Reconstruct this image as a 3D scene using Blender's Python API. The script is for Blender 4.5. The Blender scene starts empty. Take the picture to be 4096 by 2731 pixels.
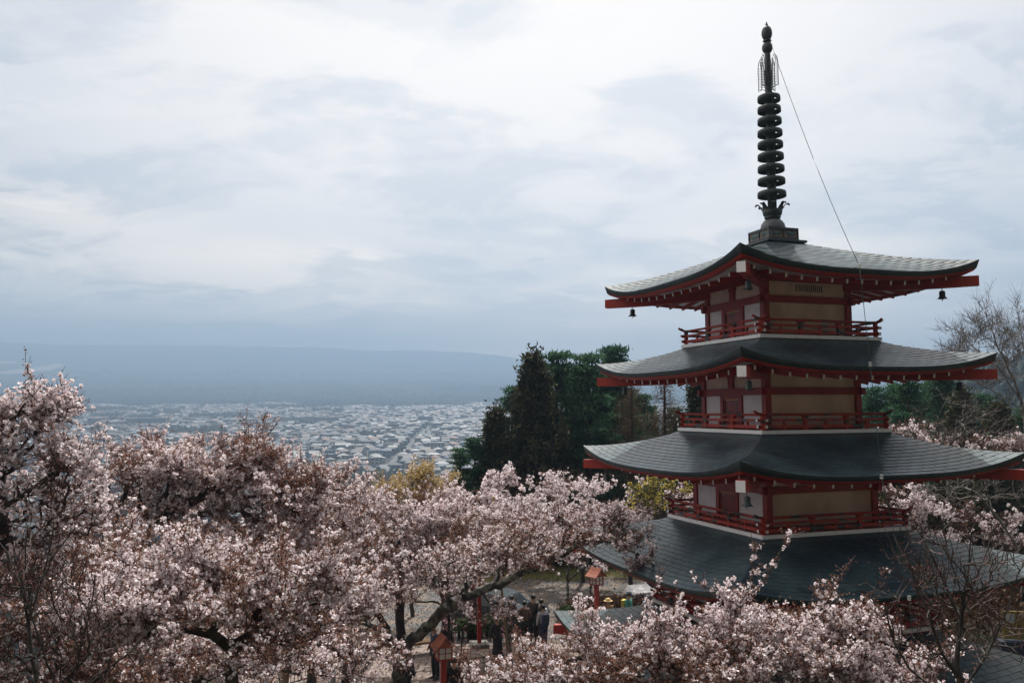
import bpy, math, random
import numpy as np
from mathutils import Vector, Matrix

R = np.random.RandomState(7)
random.seed(7)
rad = math.radians
scene = bpy.context.scene
COL = scene.collection

# ---------------------------------------------------------------- camera
FPX, PIT, ROL = 3310.1, rad(4.6748), rad(-0.2984)      # focal length in photo pixels, pitch up, roll
CAMZ = 9.0                                            # camera height above the plaza
cp, sp_, cr, sr = math.cos(PIT), math.sin(PIT), math.cos(ROL), math.sin(ROL)
Fw = Vector((0, cp, sp_)); Up0 = Vector((0, -sp_, cp)); Rt0 = Vector((1, 0, 0))
Rt = cr * Rt0 + sr * Up0
Up = -sr * Rt0 + cr * Up0
cam = bpy.data.cameras.new('camera')
cam.sensor_width = 36; cam.lens = FPX * 36 / 4096
cam.clip_start = 0.1; cam.clip_end = 30000
camo = bpy.data.objects.new('camera', cam); COL.objects.link(camo)
camo.matrix_world = Matrix(((Rt.x, Up.x, -Fw.x, 0), (Rt.y, Up.y, -Fw.y, 0), (Rt.z, Up.z, -Fw.z, CAMZ), (0, 0, 0, 1)))
scene.camera = camo


def at(px, py, dist):
    """world point seen at photo pixel (px,py), dist metres ahead (world y)"""
    d = Fw + Rt * ((px - 2048) / FPX) + Up * (-(py - 1365.5) / FPX)
    d = d * (dist / d.y)
    return np.array([d.x, d.y, d.z + CAMZ])


def proj(P):
    P = np.asarray(P, float) - np.array([0, 0, CAMZ])
    f = P @ np.array(Fw); x = P @ np.array(Rt); y = P @ np.array(Up)
    f = np.where(np.abs(f) < 1e-6, 1e-6, f)
    return 2048 + FPX * x / f, 1365.5 - FPX * y / f, f


# ---------------------------------------------------------------- light, sky, exposure
SUN_AZ, SUN_EL = rad(79.0), rad(58.0)                  # azimuth from +X
sdir = Vector((math.cos(SUN_EL) * math.cos(SUN_AZ), math.cos(SUN_EL) * math.sin(SUN_AZ), math.sin(SUN_EL)))
sun = bpy.data.lights.new('sun', 'SUN'); sun.energy = 4.7; sun.angle = rad(0.9); sun.color = (1, .95, .88)
suno = bpy.data.objects.new('sun', sun); COL.objects.link(suno)
suno.rotation_euler = sdir.to_track_quat('Z', 'Y').to_euler(); suno.location = (0, 0, 60)

scene.view_settings.view_transform = 'Standard'
scene.view_settings.look = 'None'
scene.view_settings.exposure = 0.85
scene.view_settings.gamma = 1.0
scene.view_settings.use_curve_mapping = False
scene.cycles.max_bounces = 7
scene.cycles.diffuse_bounces = 3
scene.cycles.glossy_bounces = 2
scene.cycles.transmission_bounces = 3
scene.cycles.transparent_max_bounces = 6
scene.cycles.volume_bounces = 0
scene.cycles.sample_clamp_indirect = 4.0

world = bpy.data.worlds.new('World'); scene.world = world; world.use_nodes = True
wn, wl = world.node_tree.nodes, world.node_tree.links
wn.clear()


def N(t, **kw):
    n = wn.new(t)
    for k, v in kw.items():
        setattr(n, k, v)
    return n


def wmath(op, a, b=None, clamp=False):
    n = N('ShaderNodeMath', operation=op); n.use_clamp = clamp
    for i, v in enumerate((a, b)):
        if v is None: continue
        if isinstance(v, (int, float)): n.inputs[i].default_value = v
        else: wl.new(v, n.inputs[i])
    return n.outputs[0]


def wmix(f, a, b):
    n = N('ShaderNodeMix', data_type='RGBA')
    for s, v in ((0, f), (6, a), (7, b)):
        if isinstance(v, (int, float)): n.inputs[s].default_value = v
        elif isinstance(v, tuple): n.inputs[s].default_value = v + (1,)
        else: wl.new(v, n.inputs[s])
    return n.outputs[2]


def wramp(f, lo, hi):
    n = N('ShaderNodeMapRange', interpolation_type='SMOOTHSTEP')
    wl.new(f, n.inputs[0]); n.inputs[1].default_value = lo; n.inputs[2].default_value = hi
    return n.outputs[0]


out = N('ShaderNodeOutputWorld'); bg = N('ShaderNodeBackground'); bg.inputs[1].default_value = 0.1
sky = N('ShaderNodeTexSky', sky_type='NISHITA'); sky.sun_disc = False
sky.sun_elevation = SUN_EL; sky.sun_rotation = math.pi / 2 - SUN_AZ
sky.altitude = 900; sky.dust_density = 2.5
tc = N('ShaderNodeTexCoord')
nrm = N('ShaderNodeVectorMath', operation='NORMALIZE'); wl.new(tc.outputs['Generated'], nrm.inputs[0])
sep = N('ShaderNodeSeparateXYZ'); wl.new(nrm.outputs[0], sep.inputs[0])
zc = wmath('MAXIMUM', sep.outputs[2], 0.0)
zz = wmath('ADD', zc, 0.16)
cx_ = wmath('DIVIDE', sep.outputs[0], zz); cy_ = wmath('DIVIDE', sep.outputs[1], zz)
cmb = N('ShaderNodeCombineXYZ'); wl.new(cx_, cmb.inputs[0]); wl.new(cy_, cmb.inputs[1])


def wnoise(scale, detail, rough, dist, off):
    m = N('ShaderNodeMapping'); wl.new(cmb.outputs[0], m.inputs[0])
    m.inputs[1].default_value = off; m.inputs[3].default_value = (1.0, 1.25, 1)
    n = N('ShaderNodeTexNoise'); wl.new(m.outputs[0], n.inputs[0])
    n.inputs['Scale'].default_value = scale; n.inputs['Detail'].default_value = detail
    n.inputs['Roughness'].default_value = rough; n.inputs['Distortion'].default_value = dist
    return n.outputs[0]


big = wnoise(1.5, 9, .56, .55, (3.1, 1.7, 0))
bigo = wnoise(1.5, 9, .56, .55, (3.1, 1.80, 0))         # the same clouds a little nearer: gives the lit upper rims
fine = wnoise(3.4, 8, .6, .5, (9.0, 4.0, 2))
veil = wnoise(0.42, 3, .5, .2, (1.0, 8.0, 5))
shade = wmath('ADD', wmath('MULTIPLY', big, .66), wmath('MULTIPLY', fine, .34))
m1 = wramp(shade, .44, .55)
rim = wramp(wmath('SUBTRACT', bigo, big), .0, .055)


def glow_at(az, el, lo, hi):
    d = N('ShaderNodeVectorMath', operation='DOT_PRODUCT'); wl.new(nrm.outputs[0], d.inputs[0])
    d.inputs[1].default_value = (math.cos(rad(el)) * math.cos(rad(az)), math.cos(rad(el)) * math.sin(rad(az)), math.sin(rad(el)))
    return wramp(d.outputs['Value'], lo, hi)


centre = glow_at(90, 12, .78, 1.0)                     # overcast is brightest below the veiled sun
sung = glow_at(79, 58, .87, 1.0)
back = wramp(sep.outputs[1], -.9, .1)                  # clouds away from the sun are duller
edge_c = wmix(m1, (2.7, 2.7, 2.85), (4.4, 4.2, 4.05))
cent_c = wmix(m1, (5.4, 5.15, 4.95), (8.3, 7.55, 6.7))
cl = wmix(centre, edge_c, cent_c)
cl = wmix(wmath('MULTIPLY', rim, .45), cl, (7.6, 7.0, 6.3))
cl = wmix(wmath('MULTIPLY', wramp(veil, .50, .62), .5), cl, (2.6, 3.0, 3.7))
low = wmath('SUBTRACT', 1.0, wramp(sep.outputs[2], .055, .15))   # distant murk near the horizon
cl = wmix(wmath('MULTIPLY', low, .85), cl, wmix(glow_at(72, 6, .84, .985), (1.3, 1.75, 2.4), (7.4, 6.7, 6.0)))
cl = wmix(glow_at(172, 42, .72, 1.0), cl, (15.0, 14.4, 14.0))     # bright cloud high on the left, out of the frame, that lights the left walls
cl = wmix(sung, cl, (13.0, 12.8, 12.4))
gain = N('ShaderNodeMix', data_type='RGBA', blend_type='MULTIPLY'); gain.inputs[0].default_value = 1
wl.new(cl, gain.inputs[6])
bk = wmix(back, (.46, .49, .54), (1.46, 1.34, 1.18)); wl.new(bk, gain.inputs[7])
fin = wmix(.93, sky.outputs[0], gain.outputs[2])
wl.new(fin, bg.inputs[0]); wl.new(bg.outputs[0], out.inputs[0])


# ---------------------------------------------------------------- materials
MATS = {}


def mat(name, c, rough=.7, c2=None, scale=4., lo=.4, hi=.65, metal=0., bump=0., bscale=20., island=0., trans=0.,
        coords='Object', stretch=None, spec=None, detail=5.):
    if name in MATS: return MATS[name]
    m = bpy.data.materials.new(name); m.use_nodes = True
    nt = m.node_tree; p = nt.nodes['Principled BSDF']; o = nt.nodes['Material Output']
    p.inputs['Roughness'].default_value = rough; p.inputs['Metallic'].default_value = metal
    if spec is not None: p.inputs['Specular IOR Level'].default_value = spec
    p.inputs['Base Color'].default_value = tuple(c) + (1,)
    colsock = None
    t = nt.nodes.new('ShaderNodeTexCoord')
    src = t.outputs[coords]
    if stretch:
        mp = nt.nodes.new('ShaderNodeMapping'); mp.inputs[3].default_value = stretch
        nt.links.new(src, mp.inputs[0]); src = mp.outputs[0]
    if c2 is not None:
        n = nt.nodes.new('ShaderNodeTexNoise'); n.inputs['Scale'].default_value = scale; n.inputs['Detail'].default_value = detail
        nt.links.new(src, n.inputs[0])
        r = nt.nodes.new('ShaderNodeMapRange'); r.inputs[1].default_value = lo; r.inputs[2].default_value = hi
        nt.links.new(n.outputs[0], r.inputs[0])
        x = nt.nodes.new('ShaderNodeMix'); x.data_type = 'RGBA'
        nt.links.new(r.outputs[0], x.inputs[0])
        x.inputs[6].default_value = tuple(c) + (1,); x.inputs[7].default_value = tuple(c2) + (1,)
        colsock = x.outputs[2]
    if island:
        g = nt.nodes.new('ShaderNodeNewGeometry')
        r = nt.nodes.new('ShaderNodeMapRange'); r.inputs[3].default_value = 1 - island; r.inputs[4].default_value = 1 + island
        nt.links.new(g.outputs['Random Per Island'], r.inputs[0])
        h = nt.nodes.new('ShaderNodeHueSaturation')
        nt.links.new(r.outputs[0], h.inputs['Value'])
        if colsock: nt.links.new(colsock, h.inputs['Color'])
        else: h.inputs['Color'].default_value = tuple(c) + (1,)
        colsock = h.outputs[0]
    if colsock: nt.links.new(colsock, p.inputs['Base Color'])
    if bump:
        n = nt.nodes.new('ShaderNodeTexNoise'); n.inputs['Scale'].default_value = bscale; n.inputs['Detail'].default_value = 4
        nt.links.new(src, n.inputs[0])
        b = nt.nodes.new('ShaderNodeBump'); b.inputs['Strength'].default_value = bump; b.inputs['Distance'].default_value = .02
        nt.links.new(n.outputs[0], b.inputs['Height']); nt.links.new(b.outputs[0], p.inputs['Normal'])
    if trans:
        tr = nt.nodes.new('ShaderNodeBsdfTranslucent'); mx = nt.nodes.new('ShaderNodeMixShader'); mx.inputs[0].default_value = trans
        if colsock: nt.links.new(colsock, tr.inputs[0])
        else: tr.inputs[0].default_value = tuple(c) + (1,)
        nt.links.new(p.outputs[0], mx.inputs[1]); nt.links.new(tr.outputs[0], mx.inputs[2]); nt.links.new(mx.outputs[0], o.inputs[0])
    MATS[name] = m
    return m


COPPER = mat('copper patina', (.017, .035, .048), .30, (.046, .078, .090), .9, .40, .66, spec=.34, bump=.22, bscale=9, island=.20, detail=7)
COPPER_D = mat('dark copper edge', (.010, .022, .027), .5, (.020, .036, .040), 3, bump=.2)
COPPER_V = mat('verdigris', (.06, .12, .13), .6, (.02, .03, .035), 14, .4, .6, bump=.5)
ROSE = mat('bare copper panel', (.36, .20, .13), .6, (.16, .10, .08), 9)
IRON = mat('dark bronze', (.018, .026, .028), .55, (.035, .05, .05), 8, bump=.3)
RED = mat('vermilion paint', (.33, .020, .009), .5, (.26, .018, .010), 3, bump=.15, bscale=30)
REDW = mat('worn vermilion paint', (.36, .030, .013), .65, (.045, .048, .046), 2.2, .54, .60, bump=.4, bscale=30, stretch=(1, 1, 3))
REDD = mat('door red', (.27, .020, .012), .45, (.14, .015, .012), 4)
WHITEP = mat('white paint', (.78, .78, .80), .6, (.50, .48, .48), 8, .58, .78, bump=.2)
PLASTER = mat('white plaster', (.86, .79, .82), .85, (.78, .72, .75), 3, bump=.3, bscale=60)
PLASTER_SHADE = mat('shade tinted plaster', (.76, .575, .50), .9, (.58, .43, .37), 1.6, bump=.3, bscale=60, stretch=(1, 1, .45))  # same plaster as the white panels, warm shade put into its colour
GOLD = mat('brass strip', (.5, .32, .08), .4, metal=.8)
BARK = mat('cherry bark', (.030, .024, .022), .9, (.075, .075, .062), 5, .5, .7, bump=.8, bscale=14)
BARKL = mat('lichened bark', (.035, .030, .027), .9, (.17, .18, .15), 5.5, .47, .62, bump=.9, bscale=12)
TWIG = mat('red brown twig', (.06, .032, .028), .8, (.035, .024, .022), 5)
BIRCH = mat('pale bark', (.17, .15, .14), .8, (.06, .05, .047), 6, .45, .65, bump=.4)
PINEBARK = mat('pine bark', (.045, .030, .024), .95, (.03, .022, .018), 4, bump=.5)
STONE = mat('stone', (.20, .20, .19), .9, (.12, .12, .11), 5, bump=.4)
WOODM = mat('pale wood', (.33, .20, .11), .7, (.22, .13, .07), 3, stretch=(1, 8, 8))
BAMBOO = mat('bamboo', (.28, .17, .08), .6, (.18, .11, .06), 3)
BLACK = mat('black metal', (.02, .021, .024), .5)


def petal_mat(name, a, b, trans=.45):
    m = bpy.data.materials.new(name); m.use_nodes = True
    nt = m.node_tree; p = nt.nodes['Principled BSDF']; o = nt.nodes['Material Output']
    g = nt.nodes.new('ShaderNodeNewGeometry')
    x = nt.nodes.new('ShaderNodeMix'); x.data_type = 'RGBA'
    x.inputs[6].default_value = a + (1,); x.inputs[7].default_value = b + (1,)
    nt.links.new(g.outputs['Random Per Island'], x.inputs[0])
    p.inputs['Roughness'].default_value = .75; p.inputs['Specular IOR Level'].default_value = .15
    nt.links.new(x.outputs[2], p.inputs['Base Color'])
    tr = nt.nodes.new('ShaderNodeBsdfTranslucent'); mx = nt.nodes.new('ShaderNodeMixShader'); mx.inputs[0].default_value = trans
    nt.links.new(x.outputs[2], tr.inputs[0])
    nt.links.new(p.outputs[0], mx.inputs[1]); nt.links.new(tr.outputs[0], mx.inputs[2]); nt.links.new(mx.outputs[0], o.inputs[0])
    MATS[name] = m
    return m


PETAL = petal_mat('cherry petals', (.73, .61, .63), (.89, .86, .89), .35)
PETAL_P = petal_mat('pink cherry petals', (.66, .34, .42), (.84, .62, .70))
BUD = petal_mat('bronze young leaves and bracts', (.12, .048, .034), (.32, .175, .125), .3)
BUDR = petal_mat('red buds', (.10, .035, .030), (.28, .12, .10), .3)
BUDG = petal_mat('golden young leaves', (.30, .20, .06), (.55, .42, .18), .4)
YEL = petal_mat('yellow flowers', (.42, .33, .07), (.66, .54, .17), .4)
PINE = petal_mat('pine needles', (.016, .042, .026), (.045, .115, .060), .3)
PINE2 = petal_mat('bright pine needles', (.020, .054, .030), (.058, .138, .062), .3)
CEDAR = petal_mat('cedar foliage', (.012, .028, .016), (.070, .062, .026), .2)
LARCH = petal_mat('brown larch twigs', (.055, .035, .022), (.13, .085, .05), .2)
HEDGE = petal_mat('azalea hedge leaves', (.045, .022, .014), (.10, .055, .03), .2)
HEDGEG = petal_mat('green shrub leaves', (.02, .045, .018), (.06, .09, .03), .25)
FARTREE = petal_mat('far tree foliage', (.014, .028, .026), (.026, .040, .034), .1)


# ---------------------------------------------------------------- object helpers
def link(o, parent=None):
    COL.objects.link(o)
    if parent is not None: o.parent = parent
    return o


def tag(o, label=None, cat=None, group=None, kind=None):
    if label: o['label'] = label
    if cat: o['category'] = cat
    if group: o['group'] = group
    if kind: o['kind'] = kind
    return o


def empty(name, loc=(0, 0, 0), rz=0., label=None, cat=None, group=None):
    o = bpy.data.objects.new(name, None); link(o)
    o.location = loc; o.rotation_euler = (0, 0, rz); o.empty_display_size = .3
    return tag(o, label, cat, group)


class MB:
    """collects boxes, bars, lathes and patches; build() links ONE mesh object"""
    def __init__(s): s.v = []; s.f = []; s.m = []; s.sm = []

    def add(s, vs, fs, m=0, smooth=False):
        n = len(s.v); s.v += [tuple(map(float, q)) for q in vs]
        for f in fs: s.f.append(tuple(n + i for i in f)); s.m.append(m); s.sm.append(smooth)

    def box(s, x0, x1, y0, y1, z0, z1, m=0):
        s.add([(x0, y0, z0), (x1, y0, z0), (x1, y1, z0), (x0, y1, z0), (x0, y0, z1), (x1, y0, z1), (x1, y1, z1), (x0, y1, z1)],
              [(0, 3, 2, 1), (4, 5, 6, 7), (0, 1, 5, 4), (1, 2, 6, 5), (2, 3, 7, 6), (3, 0, 4, 7)], m)

    def hexa(s, P, m=0, endm=None):
        """8 points: near ring 0-3, far ring 4-7"""
        s.add(P, [(0, 3, 2, 1), (0, 1, 5, 4), (1, 2, 6, 5), (2, 3, 7, 6), (3, 0, 4, 7)], m)
        n = len(s.v) - 8; s.f.append((n + 4, n + 5, n + 6, n + 7)); s.m.append(m if endm is None else endm); s.sm.append(False)

    def bar(s, a, b, w, h, m=0, endm=None):
        a = Vector(a); b = Vector(b); d = (b - a).normalized()
        side = d.cross(Vector((0, 0, 1)))
        if side.length < 1e-4: side = Vector((1, 0, 0))
        side.normalize(); u = side.cross(d)
        P = [p + side * (sx * w / 2) + u * (sz * h / 2) for p in (a, b) for sx, sz in ((-1, -1), (1, -1), (1, 1), (-1, 1))]
        s.hexa(P, m, endm)

    def tube(s, pts, rads, k=8, m=0, cap=True):
        pts = [Vector(p) for p in pts]
        if not hasattr(rads, '__len__'): rads = [rads] * len(pts)
        n0 = len(s.v); prev = None
        for i, p in enumerate(pts):
            d = (pts[min(i + 1, len(pts) - 1)] - pts[max(i - 1, 0)]).normalized()
            if prev is None: prev = d.orthogonal().normalized()
            sd = (prev - d * prev.dot(d)).normalized(); prev = sd; u = d.cross(sd)
            for j in range(k):
                a = 2 * math.pi * j / k
                s.v.append(tuple(p + (sd * math.cos(a) + u * math.sin(a)) * rads[i]))
        for i in range(len(pts) - 1):
            for j in range(k):
                q = n0 + i * k + j; q2 = n0 + i * k + (j + 1) % k
                s.f.append((q, q2, q2 + k, q + k)); s.m.append(m); s.sm.append(True)
        if cap:
            s.f.append(tuple(n0 + j for j in range(k))[::-1]); s.m.append(m); s.sm.append(False)
            e = n0 + (len(pts) - 1) * k; s.f.append(tuple(e + j for j in range(k))); s.m.append(m); s.sm.append(False)

    def lathe(s, prof, k=16, c=(0, 0), m=0, close=False):
        n0 = len(s.v)
        for r, z in prof:
            for j in range(k):
                a = 2 * math.pi * j / k
                s.v.append((c[0] + r * math.cos(a), c[1] + r * math.sin(a), z))
        n = len(prof)
        for i in range(n if close else n - 1):
            for j in range(k):
                a = n0 + i * k + j; b = n0 + i * k + (j + 1) % k
                c2 = n0 + ((i + 1) % n) * k + (j + 1) % k; d = n0 + ((i + 1) % n) * k + j
                s.f.append((a, b, c2, d)); s.m.append(m); s.sm.append(True)

    def ball(s, c, r, k=10, m=0, sz=1.):
        pr = [(max(r * math.sin(math.pi * i / 7), .001), c[2] - r * sz * math.cos(math.pi * i / 7)) for i in range(8)]
        s.lathe(pr, k, (c[0], c[1]), m)

    def build(s, name, mats, parent=None, loc=None):
        if not isinstance(mats, (list, tuple)): mats = [mats]
        me = bpy.data.meshes.new(name); me.from_pydata(s.v, [], s.f)
        for q in mats: me.materials.append(q)
        me.polygons.foreach_set('material_index', s.m); me.polygons.foreach_set('use_smooth', s.sm); me.update()
        o = bpy.data.objects.new(name, me); link(o, parent)
        if loc is not None: o.location = loc
        return o


def npmesh(name, V, k, mats, midx=None, parent=None, smooth=False, F=None):
    """numpy mesh: V (n,3); faces are consecutive k-gons or F (m,k)"""
    V = np.asarray(V, np.float32).reshape(-1, 3)
    F = np.arange(len(V)).reshape(-1, k) if F is None else np.asarray(F).reshape(-1, k)
    me = bpy.data.meshes.new(name)
    me.vertices.add(len(V)); me.vertices.foreach_set('co', V.ravel())
    me.loops.add(F.size); me.loops.foreach_set('vertex_index', F.astype(np.int32).ravel())
    me.polygons.add(len(F)); me.polygons.foreach_set('loop_start', np.arange(0, F.size, k, dtype=np.int32))
    me.polygons.foreach_set('loop_total', np.full(len(F), k, np.int32))
    if not isinstance(mats, (list, tuple)): mats = [mats]
    for q in mats: me.materials.append(q)
    if midx is not None: me.polygons.foreach_set('material_index', np.asarray(midx, np.int32))
    me.polygons.foreach_set('use_smooth', np.full(len(F), smooth, bool))
    me.update(calc_edges=True)
    o = bpy.data.objects.new(name, me); link(o, parent)
    return o


def noise2(x, y, seed=0):
    r = np.random.RandomState(seed); z = 0 * x
    for i in range(7):
        a, f, p = r.rand() * 6.28, 2 ** (i * .55), r.rand() * 6.28
        z = z + np.sin((x * np.cos(a) + y * np.sin(a)) * f + p + 1.3 * np.sin((y * np.cos(a) - x * np.sin(a)) * f * .7 + p)) / f ** .8
    return z / 3


# ---------------------------------------------------------------- terrain
def city_z(r): return -74 + .0378 * r


def sm(a, b, x):
    t = np.clip((x - a) / (b - a), 0, 1); return t * t * (3 - 2 * t)


def ground(x, y):
    x = np.asarray(x, float); y = np.asarray(y, float)
    z = 7.3 * (1 - sm(2, 17, y))
    z = z + np.maximum(0, -4 - y) * .62
    z = z + .5 * np.maximum(0, x - 22) * sm(-30, 5, -y + 10) * 0
    left = np.maximum(0, -9.5 - x)
    z = z - left * .42 * sm(1, 8, y) * 1.0
    far = np.maximum(0, y - 49)
    z = z - far * .40 - np.maximum(0, left - 10) * .1
    r = np.hypot(x, y)
    zc_ = city_z(np.maximum(r, 380)) - .5
    w = 2.5
    return np.where((y > 10) | (left > 0), np.maximum(z, zc_), z)


def polar(name, rs, a0, a1, na, fz, m, kind='structure'):
    A = np.radians(np.linspace(a0, a1, na)); rr, aa = np.meshgrid(rs, A, indexing='ij')
    X = rr * np.sin(aa); Y = rr * np.cos(aa); Z = fz(X, Y, rr)
    V = np.stack([X, Y, Z], -1).reshape(-1, 3); nr = len(rs)
    i, j = np.meshgrid(np.arange(nr - 1), np.arange(na - 1), indexing='ij'); b = (i * na + j).ravel()
    F = np.stack([b, b + 1, b + na + 1, b + na], 1)[:, ::-1]
    o = npmesh(name, V, 4, m, F=F, smooth=True); o['kind'] = kind
    return o


SOIL = mat('hillside soil and litter', (.045, .036, .026), .95, (.03, .038, .02), .6, coords='Object', bump=.6, bscale=3, spec=.1)
rs = np.concatenate([np.linspace(0.01, 60, 110), np.linspace(61, 140, 40), np.linspace(145, 520, 30)])
polar('ground', rs, -180, 180, 240, lambda X, Y, r: ground(X, Y) + .05 * noise2(X * .8, Y * .8, 3) * (1 - ((X > -9.6) & (Y > 14) & (Y < 50))), SOIL)
TOWNG = mat('town ground', (.07, .075, .075), .9, (.035, .04, .035), .02, .45, .55, detail=6, spec=.1)
polar('town_ground', np.linspace(500, 2850, 60), -60, 60, 120, lambda X, Y, r: city_z(r) + 0 * X, TOWNG)


def ridge(X, Y, r):
    az = np.degrees(np.arctan2(X, Y))
    z0 = city_z(2800)
    z = z0 + (r - 2800) * .0735
    # the long flank of the volcano: high towards the left, sloping down to the right
    pk = np.interp(az, [-60, -30, -18, -6, -2.5, 0, 3, 10, 30, 60], [3.9, 4.2, 4.25, 4.2, 4.0, 3.7, 3.1, 2.8, 2.4, 2.2])
    ztop = 9 + 6600 * np.tan(np.radians(pk))
    z1 = z0 + (4600 - 2800) * .0735
    t = np.clip((r - 4600) / 2000, 0, 1)
    z = np.where(r > 4600, z1 + (ztop - z1) * t ** 1.15, z)
    z = z + noise2(X / 180, Y / 180, 5) * 9 * sm(2800, 3300, r) + noise2(X / 700, Y / 700, 15) * 22 * sm(4600, 6400, r)
    return z


FORG = mat('forested slope', (.012, .030, .034), .95, (.030, .050, .050), .004, .42, .62, detail=9, spec=.0)
polar('forested_slope', np.concatenate([np.linspace(2800, 4600, 90), np.linspace(4650, 6600, 50)]), -60, 60, 260, ridge, FORG)

# fields: pale clearings on the far slope
FIELD = mat('pale dry field', (.17, .15, .13), .95, (.13, .12, .105), .01)


def patch(name, pts, fz, m, kind='structure'):
    V = [(x, y, float(fz(np.array(x), np.array(y), np.hypot(x, y)))) for x, y in pts]
    o = MB(); o.add(V, [tuple(range(len(V)))]); ob = o.build(name, m); ob['kind'] = kind
    return ob


# nearer hills at the right
def hill(name, prof, dist, m, depth, base=-90):
    """ridge given as photo pixels (px, py) at a distance; a real ridge with slopes on both sides"""
    px = np.linspace(prof[0][0], prof[-1][0], 60); py = np.interp(px, [p[0] for p in prof], [p[1] for p in prof])
    T = np.array([at(a, b, dist) for a, b in zip(px, py)])
    V = []; ks = np.linspace(-1, 1, 15)
    for k in ks:
        q = T.copy(); q[:, 1] += k * depth; q[:, 2] = base + (T[:, 2] - base) * (1 - abs(k) ** 1.2)
        q[:, 2] += noise2(q[:, 0] / (depth * .09), q[:, 1] / (depth * .09), 9) * depth * .012
        V.append(q)
    V = np.array(V); n = len(px)
    i, j = np.meshgrid(np.arange(14), np.arange(n - 1), indexing='ij'); b = (i * n + j).ravel()
    o = npmesh(name, V.reshape(-1, 3), 4, m, F=np.stack([b, b + 1, b + n + 1, b + n], 1), smooth=True); o['kind'] = 'structure'
    return o


HILLM = mat('wooded hill', (.008, .018, .022), .95, (.018, .028, .028), .05, .4, .6, detail=9, spec=.0)
hill('hill', [(3700, 1640), (3860, 1520), (3960, 1470), (4096, 1440), (4400, 1420), (4900, 1400), (5600, 1500)], 340, HILLM, 120, -50)
hill('hill', [(3300, 1640), (3440, 1580), (3560, 1548), (3700, 1570), (3900, 1600), (4300, 1560), (5200, 1540)], 2100, HILLM, 700, -60)

# ---------------------------------------------------------------- haze
hz = MB(); hz.box(-6200, 6200, -420, 6800, -140, 570)
HZ = bpy.data.materials.new('haze'); HZ.use_nodes = True
hn = HZ.node_tree; hn.nodes.remove(hn.nodes['Principled BSDF'])
pv = hn.nodes.new('ShaderNodeVolumePrincipled'); hn.links.new(pv.outputs[0], hn.nodes['Material Output'].inputs['Volume'])
pv.inputs['Color'].default_value = (.275, .395, .56, 1); pv.inputs['Density'].default_value = 4.4e-4
pv.inputs['Anisotropy'].default_value = .3
hz.build('haze', HZ)['kind'] = 'stuff'

# ================================================================ PAGODA
S = 1.2
YAW = rad(19.0238)
PC = (6.1056 * S, 19.0452 * S)
pag = empty('pagoda', (PC[0], PC[1], 0), YAW,
            'five storied vermilion and white pagoda with dark copper roofs and a tall bronze spire', 'pagoda')


def Z(z): return z * S + CAMZ


LV = [  # roof: s0, ztop, h, ztip, k, drop
    dict(n='A', s0=.50, zt=3.735, h=2.942, ze=3.085, k=1.5, L=.36),
    dict(n='B', s0=1.60, zt=1.41, h=3.113, ze=1.118, k=2.0, L=.33),
    dict(n='C', s0=1.70, zt=-.585, h=3.393, ze=-.930, k=2.0, L=.36),
    dict(n='D', s0=1.90, zt=-2.63, h=3.790, ze=-3.03, k=1.5, L=.40),
    dict(n='E', s0=2.22, zt=-4.70, h=4.00, ze=-5.09, k=1.5, L=.40),
]


def roofz(l, s, t):
    w = np.clip((s - l['s0']) / (l['h'] - l['s0']), 0, 1.02)
    hip = l['ze'] + (l['zt'] - l['ze']) * np.maximum(1 - w, 0) ** l['k']
    return hip - l['L'] * w ** 1.4 * (1 - np.abs(t) ** 3.3)


def rot4(f, x, s):
    """face f: outward distance s, along x -> local a,b"""
    # face 0 = b negative (right front), 1 = a positive, 2 = b positive, 3 = a negative (left front)
    return [(x, -s), (s, x), (-x, s), (-s, -x)][f]


def P3(f, x, s, z): a, b = rot4(f, x, s); return (a * S, b * S, Z(z))


cosY, sinY = math.cos(YAW), math.sin(YAW)


def toworld(p): return np.array([PC[0] + p[0] * cosY - p[1] * sinY, PC[1] + p[0] * sinY + p[1] * cosY, p[2]])


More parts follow.
